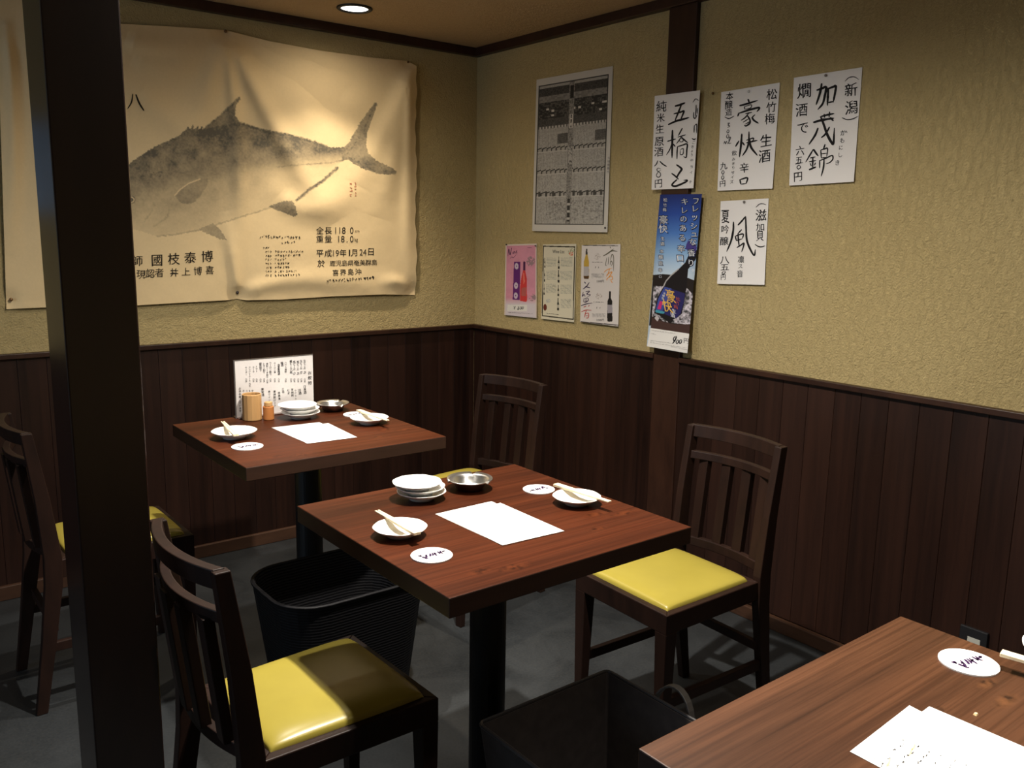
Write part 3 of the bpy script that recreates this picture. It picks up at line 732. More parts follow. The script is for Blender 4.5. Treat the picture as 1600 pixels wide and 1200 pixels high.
FOLDS = [(np.array([(1 - t) ** 3 * np.array(p[0]) + 3 * (1 - t) ** 2 * t * np.array(p[1]) + 3 * (1 - t) * t * t * np.array(p[2]) + t ** 3 * np.array(p[3]) for t in np.linspace(0, 1, 14)]) if len(p) == 4 else np.array([(1 - t) ** 2 * np.array(p[0]) + 2 * (1 - t) * t * np.array(p[1]) + t * t * np.array(p[2]) for t in np.linspace(0, 1, 12)]), w, d) for p, w, d in FOLDS]
def cloth_off(px, py):
    d = np.full(px.shape, .016)
    for c, w, a in FOLDS:
        s = np.full(px.shape, 1e9); tt = np.zeros(px.shape); n = len(c) - 1
        for i in range(n):                          # nearest point along the fold, which fades out at its far end
            (x0, y0), (x1, y1) = c[i], c[i + 1]; dx, dy = x1 - x0, y1 - y0
            t = np.clip(((px - x0) * dx + (py - y0) * dy) / (dx * dx + dy * dy + 1e-9), 0, 1); q = np.hypot(px - x0 - t * dx, py - y0 - t * dy)
            m = q < s; s = np.where(m, q, s); tt = np.where(m, (i + t) / n, tt)
        d = d + a * np.exp(-(s / (w * (.75 + .8 * tt))) ** 2) * np.clip(tt / .12, .3, 1) * np.clip((1 - tt) / .45, 0, 1) ** .8
    d = d + .004 * (fbm(px / 60, py / 60, 5) - .5) + .0005 * (fbm(px / 12, py / 12, 9, 3) - .5)
    for qx, qy in ((352, 47), (636, 95), (370, 464), (645, 456), (14, 470)):
        k = np.exp(-(np.hypot(px - qx, py - qy) / 14) ** 2); d = d * (1 - k) + .004 * k
    return np.clip(d, .003, .05)
nx, ny = 660, 470
u, v = np.meshgrid(np.linspace(0, 1, nx), np.linspace(0, 1, ny))
px = -6 + (650 + 6) * u; tx = np.interp(px, *zip(*TOPE)); bx = np.interp(10 + 640 * u, *zip(*BOTE))
py = tx + (bx - tx) * v; px = px + (10 + 6) * (1 - u) * v + 1.0 * np.sin(v * 17) * u ** 60 + .8 * np.sin(v * 61 + 1) * u ** 60
px_, py_ = px, py
off = cloth_off(px, py); GP = ony(px, py, -off)
# --- the painted fish
base = np.array([.80, .62, .36]); tone = (fbm(px / 90, py / 90, 2) - .5)[..., None]
col = base * (1 + .05 * tone) * (1 + .05 * (fbm(px / 2.2, py / 2.2, 3, 2) - .5)[..., None])
BODY = zb([(-150, 800), (-120, 760), (-60, 700), (50, 622), (100, 584), (160, 547), (250, 505), (300, 488), (350, 480), (420, 462), (500, 448), (560, 462), (620, 482), (700, 497), (760, 512), (830, 536), (880, 549), (930, 548), (955, 560), (950, 600), (925, 602), (880, 650), (800, 715), (740, 762), (700, 780), (630, 795), (560, 818), (480, 842), (400, 868), (340, 885), (250, 902), (170, 912), (100, 888), (30, 875), (-60, 862), (-140, 830)])
DORS = zb([(355, 485), (375, 465), (400, 441), (440, 405), (480, 370), (500, 348), (511, 342), (500, 362), (490, 388), (489, 420), (505, 442), (540, 455), (560, 470), (450, 480)])
SPIK = zb([(258, 505), (285, 478), (300, 462), (304, 476), (318, 456), (320, 474), (340, 462), (336, 478), (356, 464), (350, 486), (300, 498)])
TAIL = zb([(920, 552), (950, 535), (965, 505), (1000, 445), (1035, 395), (1064, 364), (1062, 390), (1045, 440), (1028, 490), (1022, 535), (1030, 570), (1060, 600), (1100, 620), (1135, 636), (1141, 648), (1120, 660), (1070, 655), (1020, 640), (980, 620), (950, 598), (925, 602)])
ANAL = zb([(625, 790), (680, 768), (722, 766), (735, 790), (742, 822), (728, 832), (690, 815), (650, 803)])
PELV = zb([(342, 882), (375, 866), (400, 858), (425, 880), (457, 928), (425, 920), (385, 905)])
PECT = zb([(243, 748), (262, 722), (295, 698), (340, 676), (382, 674), (372, 705), (345, 752), (310, 780), (270, 776)])
nz = fbm(px / 16, py / 16, 11); nf = fbm(px / 4, py / 4, 12, 3); jx = px + 3 * (fbm(px / 2, py / 2, 21, 2) - .5); jy = py + 3 * (fbm(px / 2, py / 2, 22, 2) - .5)
back = np.interp(px, *zip(*zb([(-150, 780), (50, 622), (160, 547), (300, 488), (420, 465), (500, 448), (620, 482), (760, 512), (880, 549), (930, 548)])))
side = np.interp(px, *zip(*zb([(-150, 800), (50, 745), (200, 700), (350, 650), (500, 640), (650, 625), (800, 612), (930, 597)])))
bel = np.interp(px, *zip(*zb([(-150, 830), (30, 875), (170, 912), (340, 885), (560, 818), (740, 762), (880, 650), (930, 602)])))
body = inpoly(jx, jy, BODY)
t = np.clip((py - side) / 14 + 1.6 * (nz - .5), -1, 1) * .5 + .5; t = t * t * (3 - 2 * t)
dark = .82 - .22 * (py - back) / np.maximum(side - back, 8); dark = dark * (.60 + .75 * nz)
xf = np.clip((px - 330) / 120, 0, 1)                        # the belly fades out towards the tail
light = (.42 - .30 * xf) * (.55 + .9 * nz) * np.clip(1.15 - .75 * (py - side) / np.maximum(bel - side, 10), .25, 1.1)
ink = np.where(body, dark * (1 - t) + light * t, 0)
soft = lambda poly, w: np.where(inpoly(jx, jy, poly), w, 0)
for poly, w in ((DORS, .74), (SPIK, .8), (TAIL, .72), (ANAL, .66), (PELV, .5)): ink = np.maximum(ink, soft(poly, w * (.65 + .6 * nz)))
ink = np.maximum(ink, np.where(inpoly(jx, jy, PECT), .58 * (.6 + .7 * nz), 0))
lines = [([(905, 632), (850, 682), (790, 722), (740, 764)], 2.0, .78), ([(500, 448), (560, 468), (620, 484), (700, 498), (760, 513), (860, 545)], 2.2, .82), ([(925, 602), (870, 612), (760, 618), (660, 628)], 1.4, .55), ([(60, 680), (120, 668), (190, 655)], 5, .70),
         ([(170, 910), (250, 902), (340, 885), (480, 842), (630, 795)], 1.2, .38), ([(950, 590), (1060, 645), (1138, 650)], 2.4, .75), ([(945, 575), (1000, 500), (1062, 372)], 2.0, .7), ([(190, 700), (225, 760), (215, 830), (160, 870)], 2.2, .40), ([(130, 720), (160, 790), (120, 850)], 2, .34), ([(360, 480), (420, 430), (505, 350)], 2.2, .76)]
for pts, w, a in lines:
    s = segdist(jx, jy, zb(pts)); ink = np.maximum(ink, a * np.clip(1.6 - s / w, 0, 1) * (.6 + .8 * nf))
eye = np.hypot(px - (180 + .3834 * 66), py - (20 + .3834 * 762)); ink = np.where(eye < 6.2, .15, ink); ink = np.where((eye < 6.2) & (eye > 4.9), .8, ink); ink = np.where(eye < 3.1, .95, ink)
gl = segdist(px, py, zb([(243, 745), (262, 722), (300, 695), (345, 678)])); ink = np.where(gl < 1.0, .04, ink)
ink = ink * (.82 + .36 * fbm(px / 2.2, py / 2.2, 71, 2)); ink = np.clip(ink * 1.08, 0, .95)[..., None]
col = col * (1 - ink) + np.array([.105, .097, .080]) * ink
fishb = empty('fish_banner', (-1.16, 0, 1.5), 0, 'large cream cotton banner with a grey fish print pinned across the back wall', 'banner'); bpy.context.view_layer.update()
o = grid_mesh('cloth', GP, col, M['cloth']); o.parent = fishb; o.matrix_parent_inverse = fishb.matrix_world.inverted()
def onb(a, b_): return ony(a, b_, -(cloth_off(a, b_) + .0012))
ik = Ink(ZB); sl = -.02
ik.strokes([([(72, 330), (66, 365), (50, 392)], 6), ([(84, 332), (98, 368), (118, 400)], 8)])
ik.row('師', 90, 1012, 90, 1012, 40)
ik.row('國枝泰博', 170, 1009, 374, 994, 44, slope=-.05, wob=.07)
ik.row('現認者', 105, 1066, 180, 1060, 34, wob=.08); ik.row('井上博喜', 240, 1059, 385, 1050, 32, wob=.08)
ik.row('全長', 834, 888, 868, 888, 28, wob=.07); ik.string('118', 918, 887, 33, 42); ik.string('0', 964, 887, 33, 14); ik.string('cm', 986, 891, 14, 18)
ik.row('重量', 834, 923, 868, 923, 28, wob=.07); ik.string('18', 922, 922, 33, 26); ik.string('.', 945, 933, 30); ik.string('0', 964, 922, 33, 14); ik.string('kg', 982, 926, 18, 14)
ik.row('平成', 834, 981, 868, 980, 28, wob=.07); ik.string('19', 900, 980, 32, 24); ik.row('年', 928, 979, 928, 979, 27, wob=.07); ik.string('1', 955, 978, 32, 6); ik.row('月', 976, 978, 976, 978, 27, wob=.07); ik.string('24', 1010, 976, 32, 28); ik.row('日', 1042, 974, 1042, 974, 30, wob=.07)
ik.row('於', 840, 1022, 840, 1022, 28, wob=.08); ik.row('鹿児島県奄美群島', 886, 1022, 1056, 1018, 22, wob=.09); ik.row('喜界島沖', 898, 1060, 990, 1056, 24, wob=.09)
random.seed(11)
ik.scribble(862, 1093, 1056, 1080, 13, 17, 3.2); ik.scribble(586, 912, 756, 916, 14, 15, 2.6); ik.scribble(676, 936, 736, 936, 14, 5, 3.0)
for k in range(8):
    y = 957 + 16.2 * k; 
    if k: ik.scribble(612, y, 638, y, 9, 3, 2.6); ik.scribble(650, y, (768, 755, 700, 712, 712, 738, 754)[k - 1], y - 2, 10, (11, 10, 5, 6, 6, 8, 10)[k - 1], 2.6)
    else: ik.scribble(602, y, 630, y, 8, 3, 2.2)
ik.lay('lettering', M['brush'], onb, fishb)
ik = Ink(ZB); ik.scribble(960, 690, 962, 750, 10, 4, 2.5); ik.scribble(978, 690, 980, 750, 12, 5, 2.5); ik.lay('red_seal', M['stamp'], onb, fishb)

# ------------------------------------------------------------------ papers on the right wall
def hang(name, corners, lab, cat, x0=.004, lift=.006, group=None, n=(20, 30), paint=None, hi=None, plane=None):
    c = np.array(corners, float); top = c[:2, 1].mean(); bot = c[2:, 1].mean()
    def X(a, b_, e=0.0):
        t = np.clip((b_ - top) / (bot - top), 0, 1); return -(x0 + e + lift * t ** 3)
    fn = lambda a, b_, e=0.0: onx(a, b_, X(np.asarray(a), np.asarray(b_), e))
    P0 = fn(np.array([c[:, 0].mean()]), np.array([c[:, 1].mean()]))[0]
    r = empty(name, (0, P0[1], P0[2]), 0, lab, cat, group); bpy.context.view_layer.update()
    if hi: n = hi
    u, v = np.meshgrid(np.linspace(0, 1, n[0]), np.linspace(0, 1, n[1])); q = bil(c, u, v)
    colr = paint(q[..., 0], q[..., 1], u, v) if paint else np.full(u.shape + (3,), 1.0) * np.array([.80, .775, .76])
    o = grid_mesh('paper', fn(q[..., 0], q[..., 1]), colr, M['print']); o.parent = r; o.matrix_parent_inverse = r.matrix_world.inverted()
    return r, fn
def lay(ik, mat, fn, r, name='lettering', e=.0007): return ik.lay(name, mat, lambda a, b_: fn(a, b_, e), r)
GP_ = 'handwritten sake papers'
random.seed(21)
# --- 五橋
r, fn = hang('price_paper', [(1023, 150), (1094, 141), (1083.5, 294), (1018, 296.5)], 'white handwritten paper hung on the wall post above the blue poster', 'paper sign', .023, .004, GP_)
ik = Ink((1000, 130, .15006)); sl = -.10
ik.strokes([([(362, 240), (420, 224), (472, 203)], 24), ([(434, 212), (405, 290), (362, 395)], 20), ([(350, 320), (420, 302), (456, 290), (442, 335), (424, 378)], 20), ([(292, 432), (380, 393), (450, 375), (512, 356)], 24),
            ([(284, 606), (330, 592), (374, 580)], 15), ([(338, 486), (336, 600), (333, 780)], 24), ([(332, 625), (310, 690), (274, 748)], 12), ([(345, 632), (368, 662)], 15), ([(442, 466), (398, 548)], 15), ([(392, 562), (440, 548), (478, 536)], 12), ([(432, 552), (402, 600), (378, 632)], 11),
            ([(430, 560), (460, 590), (500, 622)], 17), ([(414, 582), (442, 578), (446, 606), (416, 610), (414, 584)], 9), ([(390, 660), (386, 720), (385, 792)], 15), ([(388, 662), (440, 646), (490, 634), (487, 700), (480, 772), (452, 762)], 17), ([(420, 692), (450, 682), (448, 735), (420, 742), (420, 694)], 10),
            ([(378, 848), (418, 876), (432, 898), (402, 945), (378, 990)], 24), ([(328, 938), (366, 966), (402, 1002)], 18), ([(386, 1002), (345, 1040), (335, 1064), (370, 1072), (430, 1050), (482, 1024), (490, 1010), (452, 1012)], 22),
            ([(550, 200), (580, 164), (612, 182)], 9), ([(585, 225), (583, 290), (574, 350)], 13), ([(560, 300), (558, 350), (575, 366), (596, 326)], 13), ([(598, 258), (596, 322)], 9), ([(566, 438), (562, 516)], 13), ([(568, 442), (590, 430), (588, 522)], 11), ([(540, 574), (562, 586), (582, 575)], 13)])
for ch, x, y, s in (('純', 222, 245, 108), ('米', 215, 362, 84), ('生', 206, 480, 92), ('原', 200, 606, 96), ('酒', 196, 715, 92), ('円', 190, 1045, 84)): ik.char(ch, x, y, s, slope=sl, wob=.07, asp=.92)
ik.strokes([([(186, 805), (172, 840), (148, 866)], 12), ([(205, 812), (240, 845), (280, 868)], 15), ([(215, 890), (185, 885), (178, 910), (210, 935), (212, 965), (190, 980), (170, 962), (185, 930), (218, 900)], 9)])
for k, ch in enumerate('ごきょうのヨイチ'): ik.char(ch, (556, 545, 540, 538, 538, 536, 532, 524)[k], (618, 662, 705, 748, 800, 870, 930, 1030)[k], 30, slope=sl, wob=.08)
lay(ik, M['ink'], fn, r)
# --- 豪快
r, fn = hang('price_paper', [(1127, 144), (1218.5, 129), (1207, 294.5), (1121, 298)], 'white handwritten paper just right of the wall post, clear pin at its top', 'paper sign', .003, .006, GP_)
ik = Ink((1115, 125, .15)); sl = -.14
ik.strokes([([(358, 198), (372, 236)], 20), ([(268, 268), (340, 250), (462, 212)], 22), ([(320, 275), (326, 308)], 12), ([(320, 278), (390, 258), (386, 290), (326, 306)], 11), ([(266, 340), (250, 380)], 18), ([(268, 345), (370, 312), (476, 288), (450, 332)], 23), ([(330, 352), (402, 335)], 13), ([(366, 345), (330, 390), (285, 422)], 15),
            ([(345, 362), (376, 410), (376, 450), (338, 478), (318, 468)], 20), ([(370, 400), (305, 442)], 11), ([(382, 430), (328, 462)], 11), ([(398, 385), (420, 420), (470, 452)], 22), ([(432, 360), (394, 396)], 13),
            ([(294, 558), (285, 680), (268, 805)], 24), ([(228, 694), (265, 632)], 18), ([(300, 648), (322, 682)], 17), ([(340, 628), (415, 606), (400, 650)], 15), ([(368, 536), (366, 640), (345, 720), (298, 792)], 21), ([(340, 655), (458, 628)], 17), ([(376, 620), (390, 700), (458, 788)], 25),
            ([(273, 1034), (284, 1088)], 18), ([(276, 1038), (352, 1020), (336, 1084)], 19), ([(286, 1086), (336, 1078)], 13), ([(115, 384), (160, 402), (216, 374)], 11)])
for ch, x, y, s in (('辛', 318, 917, 96), ('松', 606, 150, 108), ('竹', 600, 285, 102), ('梅', 585, 405, 104), ('生', 545, 635, 122), ('酒', 530, 795, 124), ('本', 165, 170, 76), ('醸', 156, 260, 80), ('造', 156, 338, 68), ('九', 104, 895, 74), ('円', 92, 1080, 62)): ik.char(ch, x, y, s, slope=sl, wob=.06, asp=.95)
ik.strokes([([(140, 452), (165, 448), (150, 470), (168, 480), (142, 498)], 9), ([(150, 515), (138, 540), (150, 552), (162, 530), (150, 515)], 8), ([(148, 562), (134, 590), (148, 606), (160, 582), (148, 562)], 8), ([(105, 668), (115, 640), (125, 665), (135, 638), (148, 668)], 8), ([(150, 665), (178, 605), (165, 600), (160, 660), (185, 655)], 8),
            ([(98, 938), (84, 962), (96, 982), (110, 960), (98, 938)], 9), ([(96, 992), (82, 1016), (94, 1036), (108, 1014), (96, 992)], 9)])
for k, ch in enumerate('飲みきりサイズ'): ik.char(ch, (214, 208, 205, 204, 200, 196, 188)[k], (762, 825, 872, 915, 965, 1012, 1062)[k], (48, 32, 32, 32, 34, 34, 36)[k], slope=sl, wob=.08)
lay(ik, M['ink'], fn, r)
# --- 加茂錦
r, fn = hang('price_paper', [(1240.5, 121.5), (1347.5, 105), (1334, 284), (1233, 290)], 'white handwritten paper farthest right on the wall, grey pin at its top', 'paper sign', .003, .006, GP_)
ik = Ink((1230, 100, .16667)); sl = -.15
ik.strokes([([(274, 246), (320, 232), (366, 218), (352, 300), (332, 372), (286, 428)], 25), ([(324, 180), (308, 270), (270, 385)], 24), ([(386, 222), (376, 392)], 22), ([(386, 230), (430, 215), (456, 210), (445, 290), (430, 362)], 25), ([(384, 362), (430, 352)], 16),
            ([(318, 492), (380, 476), (442, 464)], 20), ([(346, 468), (352, 504)], 15), ([(398, 446), (392, 500)], 15), ([(243, 548), (330, 525), (440, 508)], 25), ([(290, 598), (260, 670), (202, 756)], 21), ([(312, 490), (340, 560), (375, 660), (420, 742), (434, 735), (442, 598)], 27), ([(398, 588), (360, 655), (318, 692)], 19), ([(402, 500), (434, 534)], 20),
            ([(246, 798), (215, 850), (172, 922)], 15), ([(246, 798), (266, 830), (292, 864)], 20), ([(215, 882), (266, 870)], 13), ([(205, 917), (272, 904)], 13), ([(240, 870), (238, 972)], 17), ([(214, 930), (226, 957)], 11), ([(266, 924), (254, 952)], 11), ([(203, 992), (272, 964)], 19),
            ([(356, 752), (338, 802)], 15), ([(315, 805), (320, 884)], 13), ([(315, 806), (350, 796), (378, 794), (370, 872)], 15), ([(320, 842), (370, 836)], 11), ([(320, 882), (370, 874)], 11), ([(304, 900), (304, 978)], 13), ([(304, 906), (360, 885), (420, 858), (428, 890), (400, 922), (362, 936)], 14), ([(346, 880), (340, 970), (318, 1054)], 17),
            ([(542, 162), (580, 127), (630, 121), (672, 147)], 9), ([(512, 503), (560, 521), (612, 515), (668, 488)], 11)])
for ch, x, y, s in (('新', 596, 245, 116), ('潟', 602, 410, 122), ('燗', 160, 252, 132), ('酒', 135, 432, 116), ('で', 144, 602, 112), ('六', 120, 815, 84), ('五', 110, 902, 68), ('円', 100, 1057, 86), ('か', 522, 645, 54), ('も', 515, 718, 48), ('に', 502, 785, 42), ('し', 495, 852, 44), ('き', 470, 926, 50)): ik.char(ch, x, y, s, slope=sl, wob=.06, asp=.92)
ik.strokes([([(75, 938), (150, 924)], 9), ([(112, 945), (92, 965), (104, 985), (126, 968), (112, 945)], 10), ([(552, 625), (562, 645)], 7)])
lay(ik, M['ink'], fn, r)
# --- 風
r, fn = hang('price_paper', [(1126, 314.5), (1201, 310), (1194.5, 445), (1120.5, 443.5)], 'smallest white handwritten paper, below the other two on the right wall', 'paper sign', .003, .006, GP_)
ik = Ink((1110, 305, .125)); sl = -.06
ik.strokes([([(288, 332), (285, 440), (255, 580), (202, 706)], 27), ([(342, 376), (395, 320), (442, 262)], 23), ([(440, 265), (445, 400), (455, 560), (500, 680), (548, 752), (562, 676)], 27), ([(392, 428), (342, 482)], 18), ([(310, 510), (326, 572)], 18), ([(310, 514), (370, 490), (412, 490), (396, 548)], 20), ([(325, 568), (396, 546)], 15), ([(345, 470), (350, 560), (360, 642)], 22), ([(328, 656), (375, 628), (418, 600), (410, 650), (388, 712)], 20),
            ([(568, 152), (610, 114), (650, 106), (698, 120)], 11), ([(556, 614), (600, 641), (640, 646), (684, 632)], 15), ([(166, 950), (145, 972), (160, 988), (188, 962), (170, 948)], 11)])
for ch, x, y, s, a in (('滋', 632, 255, 138, .9), ('夏', 186, 265, 165, .55), ('吟', 180, 430, 105, .9), ('醸', 170, 578, 100, 1.0), ('凛', 380, 805, 84, .9), ('ス', 374, 890, 56, 1), ('音', 368, 985, 80, .9), ('八', 175, 810, 96, 1.1), ('五', 178, 902, 82, 1.25), ('円', 160, 1025, 68, .9), ('加', 622, 400, 92, 1.1), ('貝', 618, 512, 120, .75)): ik.char(ch, x, y, s, slope=sl, wob=.06, asp=a)
lay(ik, M['ink'], fn, r)

# --- blue sake poster on the post
Z4 = lambda pts: [(1010 + .10833 * x, 300 + .10833 * y) for x, y in pts]
Z5 = lambda pts: [(1005 + .11667 * x, 420 + .11667 * y) for x, y in pts]
def paint_blue(px, py, u, v):
    stops = [(304, (.015, .03, .17)), (335, (.025, .075, .36)), (365, (.075, .20, .55)), (395, (.26, .45, .72)), (430, (.58, .70, .82))]
    c = np.stack([np.interp(py, [s[0] for s in stops], [s[1][k] for s in stops]) for k in range(3)], -1)
    c = c * (1 - .25 * ((1 - u) ** 6 + u ** 6))[..., None]
    def fill(poly, colr): c[inpoly(px, py, poly)] = colr
    fill(Z5([(130, 82), (250, 72), (330, 76), (560, 110), (620, 130), (700, 162), (720, 330), (690, 760), (80, 760), (120, 240)]), (.018, .013, .012))
    n1 = fbm(px / 3.2, py / 3.2, 31, 3); ice = inpoly(px, py, Z5([(140, 230), (280, 235), (400, 260), (560, 250), (590, 262), (650, 330), (690, 320), (660, 740), (560, 742), (350, 720), (260, 700), (190, 620), (118, 640)]))
    icc = np.clip((n1 - .32) * 2.6, 0, 1)[..., None] * np.array([.62, .57, .64]) + .05; c[ice] = icc[ice]
    fill(Z5([(118, 650), (260, 705), (420, 742), (660, 745), (640, 870), (100, 795)]), (.060, .030, .026))
    fill(Z5([(270, 240), (300, 170), (370, 90), (480, 0), (560, -80), (640, -250), (760, -250), (700, -120), (600, 10), (592, 130), (570, 330), (520, 600), (360, 735), (240, 640), (150, 590), (180, 400)]), (.010, .008, .010))
    s = segdist(px, py, Z5([(272, 235), (305, 165), (372, 88), (470, 5)])); c[s < .9] = (.42, .40, .40)
    fill(Z4([(575, 760), (600, 700), (700, 740), (730, 800), (700, 900), (560, 820)]), (.06, .045, .22))
    fill(Z5([(285, 240), (560, 330), (545, 440), (500, 600), (440, 665), (165, 560), (200, 400)]), (.022, .020, .11))
    fill(Z5([(285, 240), (380, 265), (350, 420), (240, 590), (165, 560), (200, 400)]), (.05, .075, .30))
    fill(Z5([(225, 430), (262, 440), (235, 545), (190, 535)]), (.55, .03, .17)); fill(Z5([(170, 548), (290, 575), (270, 605), (160, 580)]), (.06, .30, .40))
    for k in range(9):
        x = 150 + 62 * k; fill(Z5([(x, 660 + 6 * k), (x + 35, 615 + 12 * k), (x + 65, 660 + 8 * k), (x + 40, 705)]), (.50, .46, .48)) if k in (0, 4, 6, 7) else None
    fill(Z5([(100, 790), (640, 875), (600, 1200), (20, 1200)]), (.78, .76, .73))
    return c
r, fn = hang('sake_poster', [(1031.5, 304), (1097, 303), (1074, 552), (1010.5, 541)], 'narrow blue sake poster with a dark bottle in ice on the wall post', 'poster', .024, .030, hi=(130, 420), paint=paint_blue)
for e, mat, grow, nm in ((.0006, 'navyink', 1.16, 'lettering_shadow'), (.0010, 'whiteink', 1.0, 'lettering')):
    ik = Ink((1010, 300, .10833)); wb = .03
    for q in range(1 if grow == 1.0 else 2):
        d = 0 if grow == 1.0 else (-5, 5)[q]
        for ch, x, y in (('フ', 715, 130), ('レ', 700, 240), ('ッ', 695, 362), ('シ', 682, 495), ('ュ', 686, 605), ('な', 668, 722), ('香', 650, 880), ('り', 642, 1022)): ik.char(ch, x + d, y + d, 96 * grow, wob=wb, lean=-.08)
        for ch, x, y in (('キ', 550, 140), ('レ', 542, 265), ('の', 534, 390), ('あ', 526, 522), ('る', 516, 662), ('辛', 500, 822), ('口', 486, 955)): ik.char(ch, x + d, y + d, 94 * grow, wob=wb, lean=-.08)
        for x, y in ((515, 1036), (672, 1128)): ik.stroke([(x - 14, y), (x, y - 16), (x + 14, y), (x, y + 16), (x - 14, y)], 9 * grow)
        for ch, x, y, s in (('松', 272, 115, 52), ('竹', 268, 190, 48), ('梅', 262, 256, 50), ('豪', 246, 402, 112), ('快', 240, 532, 112), ('生', 234, 675, 50), ('酒', 229, 748, 52), ('本', 220, 858, 50), ('醸', 208, 940, 58), ('造', 205, 1030, 58), ('辛', 200, 1130, 52), ('口', 200, 1222, 36)): ik.char(ch, x + d * .5, y + d * .5, s * grow, wob=wb, lean=-.08)
    lay(ik, M[mat], fn, r, nm, e)
ik = Ink((1005, 420, .11667)); ik.char('豪', 366, 368, 150, asp=.75, slope=.25, lean=-.2); ik.char('快', 322, 500, 150, asp=.75, slope=.25, lean=-.2); lay(ik, M['yellowink'], fn, r, 'label_lettering', .0010)
ik = Ink((1005, 420, .11667))
for ch, x, y in (('松', 466, 408), ('竹', 452, 460), ('梅', 436, 512)): ik.char(ch, x, y, 50, slope=.25, lean=-.2)
lay(ik, M['redink'], fn, r, 'label_lettering', .0010)
ik = Ink((1005, 420, .11667)); ik.char('生', 410, 568, 52, slope=.25, lean=-.2); ik.char('酒', 394, 622, 56, slope=.25, lean=-.2); ik.col('本醸造', [(284, 330), (262, 395)], 30, slope=.25); lay(ik, M['whiteink'], fn, r, 'label_lettering', .0010)
ik = Ink((1005, 420, .11667))
ik.strokes([([(432, 905), (408, 925), (404, 955), (424, 955), (444, 918), (440, 902)], 15), ([(446, 900), (430, 950), (390, 1004)], 19), ([(458, 952), (440, 980), (450, 1002), (470, 985), (472, 958), (456, 952)], 13), ([(502, 945), (482, 972), (490, 1000), (510, 985), (514, 955), (500, 945)], 13)])
lay(ik, M['ink'], fn, r, 'price', .0010)
ik = Ink((1005, 420, .11667)); ik.char('円', 575, 965, 66, slope=.14)
random.seed(3)
for x0, y0, x1, y1 in ((110, 822, 430, 868), (105, 865, 175, 880), (95, 960, 400, 1000), (90, 985, 590, 1060), (370, 1040, 590, 1085)): ik.scribble(x0, y0, x1, y1, 12, int((x1 - x0) / 14), 3)
lay(ik, M['greyink'], fn, r, 'small_print', .0010)

# --- ranking sheet (large black and white)
def paint_rank(px, py, u, v):
    c = np.full(u.shape, .60); U = (u - .035) / (.945 - .035); V = (v - .047) / (.955 - .047)
    rs = np.random.RandomState(4); T = rs.rand(600, 200)
    cell = lambda nu, nv: T[(np.clip(V, 0, .999) * nv).astype(int) % 600, (np.clip(U, 0, .999) * nu).astype(int) % 200]
    ins = (U > 0) & (U < 1) & (V > 0) & (V < 1)
    fine = cell(70, 150); mid = cell(34, 90)
    g = .27 + .17 * fine
    band = lambda a, b_: (V >= a) & (V < b_)
    g = np.where(band(.0, .022), .34 + .1 * fine, g); g = np.where(band(.022, .082), .035 + .05 * fine, g); g = np.where(band(.082, .125), .16 + .12 * mid, g)
    g = np.where(band(.125, .245), .03 + .10 * fine * (mid > .45) + .55 * ((cell(26, 60) > .93) & (V > .17) & (V < .23)), g)
    g = np.where(band(.245, .300), .05 + .05 * fine, g); g = np.where(band(.300, .314), np.where((U * 22) % 1 > .5, .55, .12), g)
    g = np.where(band(.33, .345), .33, g); g = np.where(band(.36, .43) & (((U > .29) & (U < .45)) | (U > .83)), .07 + .06 * fine, g)
    for a in (.445, .605, .765):
        tt = (U * 15) % 1; g = np.where((V > a + .012 * (1 - tt)) & (V < a + .012 * (1 - tt) + .008), .02, g); g = np.where((V >= a + .014) & (V < a + .034) & (tt < .25), .05, g)
        g = np.where(band(a + .034, a + .042), .5, g)
    g = np.where(band(.765, .80) & ((U * 30).astype(int) % 3 == 1), .06, g); g = np.where(band(.83, .97) & (mid > .55) & (U > .15), .16 + .2 * fine, g)
    g = np.where((U > .442) & (U < .518), .12 + .2 * fine, g); g = np.where((U > .455) & (U < .505) & band(.03, .12), .02, g); g = np.where((U > .455) & (U < .505) & band(.23, .33), np.where((U > .47) & (U < .49) & (fine > .4), .04, .6), g)
    g = np.where((U > .46) & (U < .50) & band(.82, .98), np.where((V * 60).astype(int) % 3 > 0, .04, .5), g); g = np.where((U > .45) & (U < .51) & band(.46, .58), .42 - .3 * (fine > .6), g)
    g = np.where((V > .3) & (((U * 46) % 1) > .72), np.minimum(g * 1.5, .52), g)
    c = np.where(ins, g, c)
    edge = (np.minimum(np.minimum(U, 1 - U) * .93, np.minimum(V, 1 - V) * 1.9)); c = np.where((edge > -.004) & (edge < .010), .03, c)
    return c[..., None] * np.array([1.0, .95, .86])
r, fn = hang('ranking_sheet', [(838.5, 124.5), (957.8, 103), (949, 363), (831.5, 361)], 'large dense black-and-white printed ranking sheet on the right wall near the corner', 'poster', .003, .008, hi=(220, 420), paint=paint_rank)
ik = Ink((820, 90, .2333)); ik.col('大相撲番付', [(562, 672), (556, 765)], 15); lay(ik, M['greyink'], fn, r, 'side_caption')

# --- unseen blue card added on the back wall to glint in the pillar
b = MB(); b.box((-2.80, -.004, 1.36), (-2.36, -.001, 1.66)); o = b.build('added_glint_card', plain('glint_card_blue', (.38, .58, .88), .7)); tag(o, 'added pale blue reflector card on the back wall left of the fish banner', 'poster')
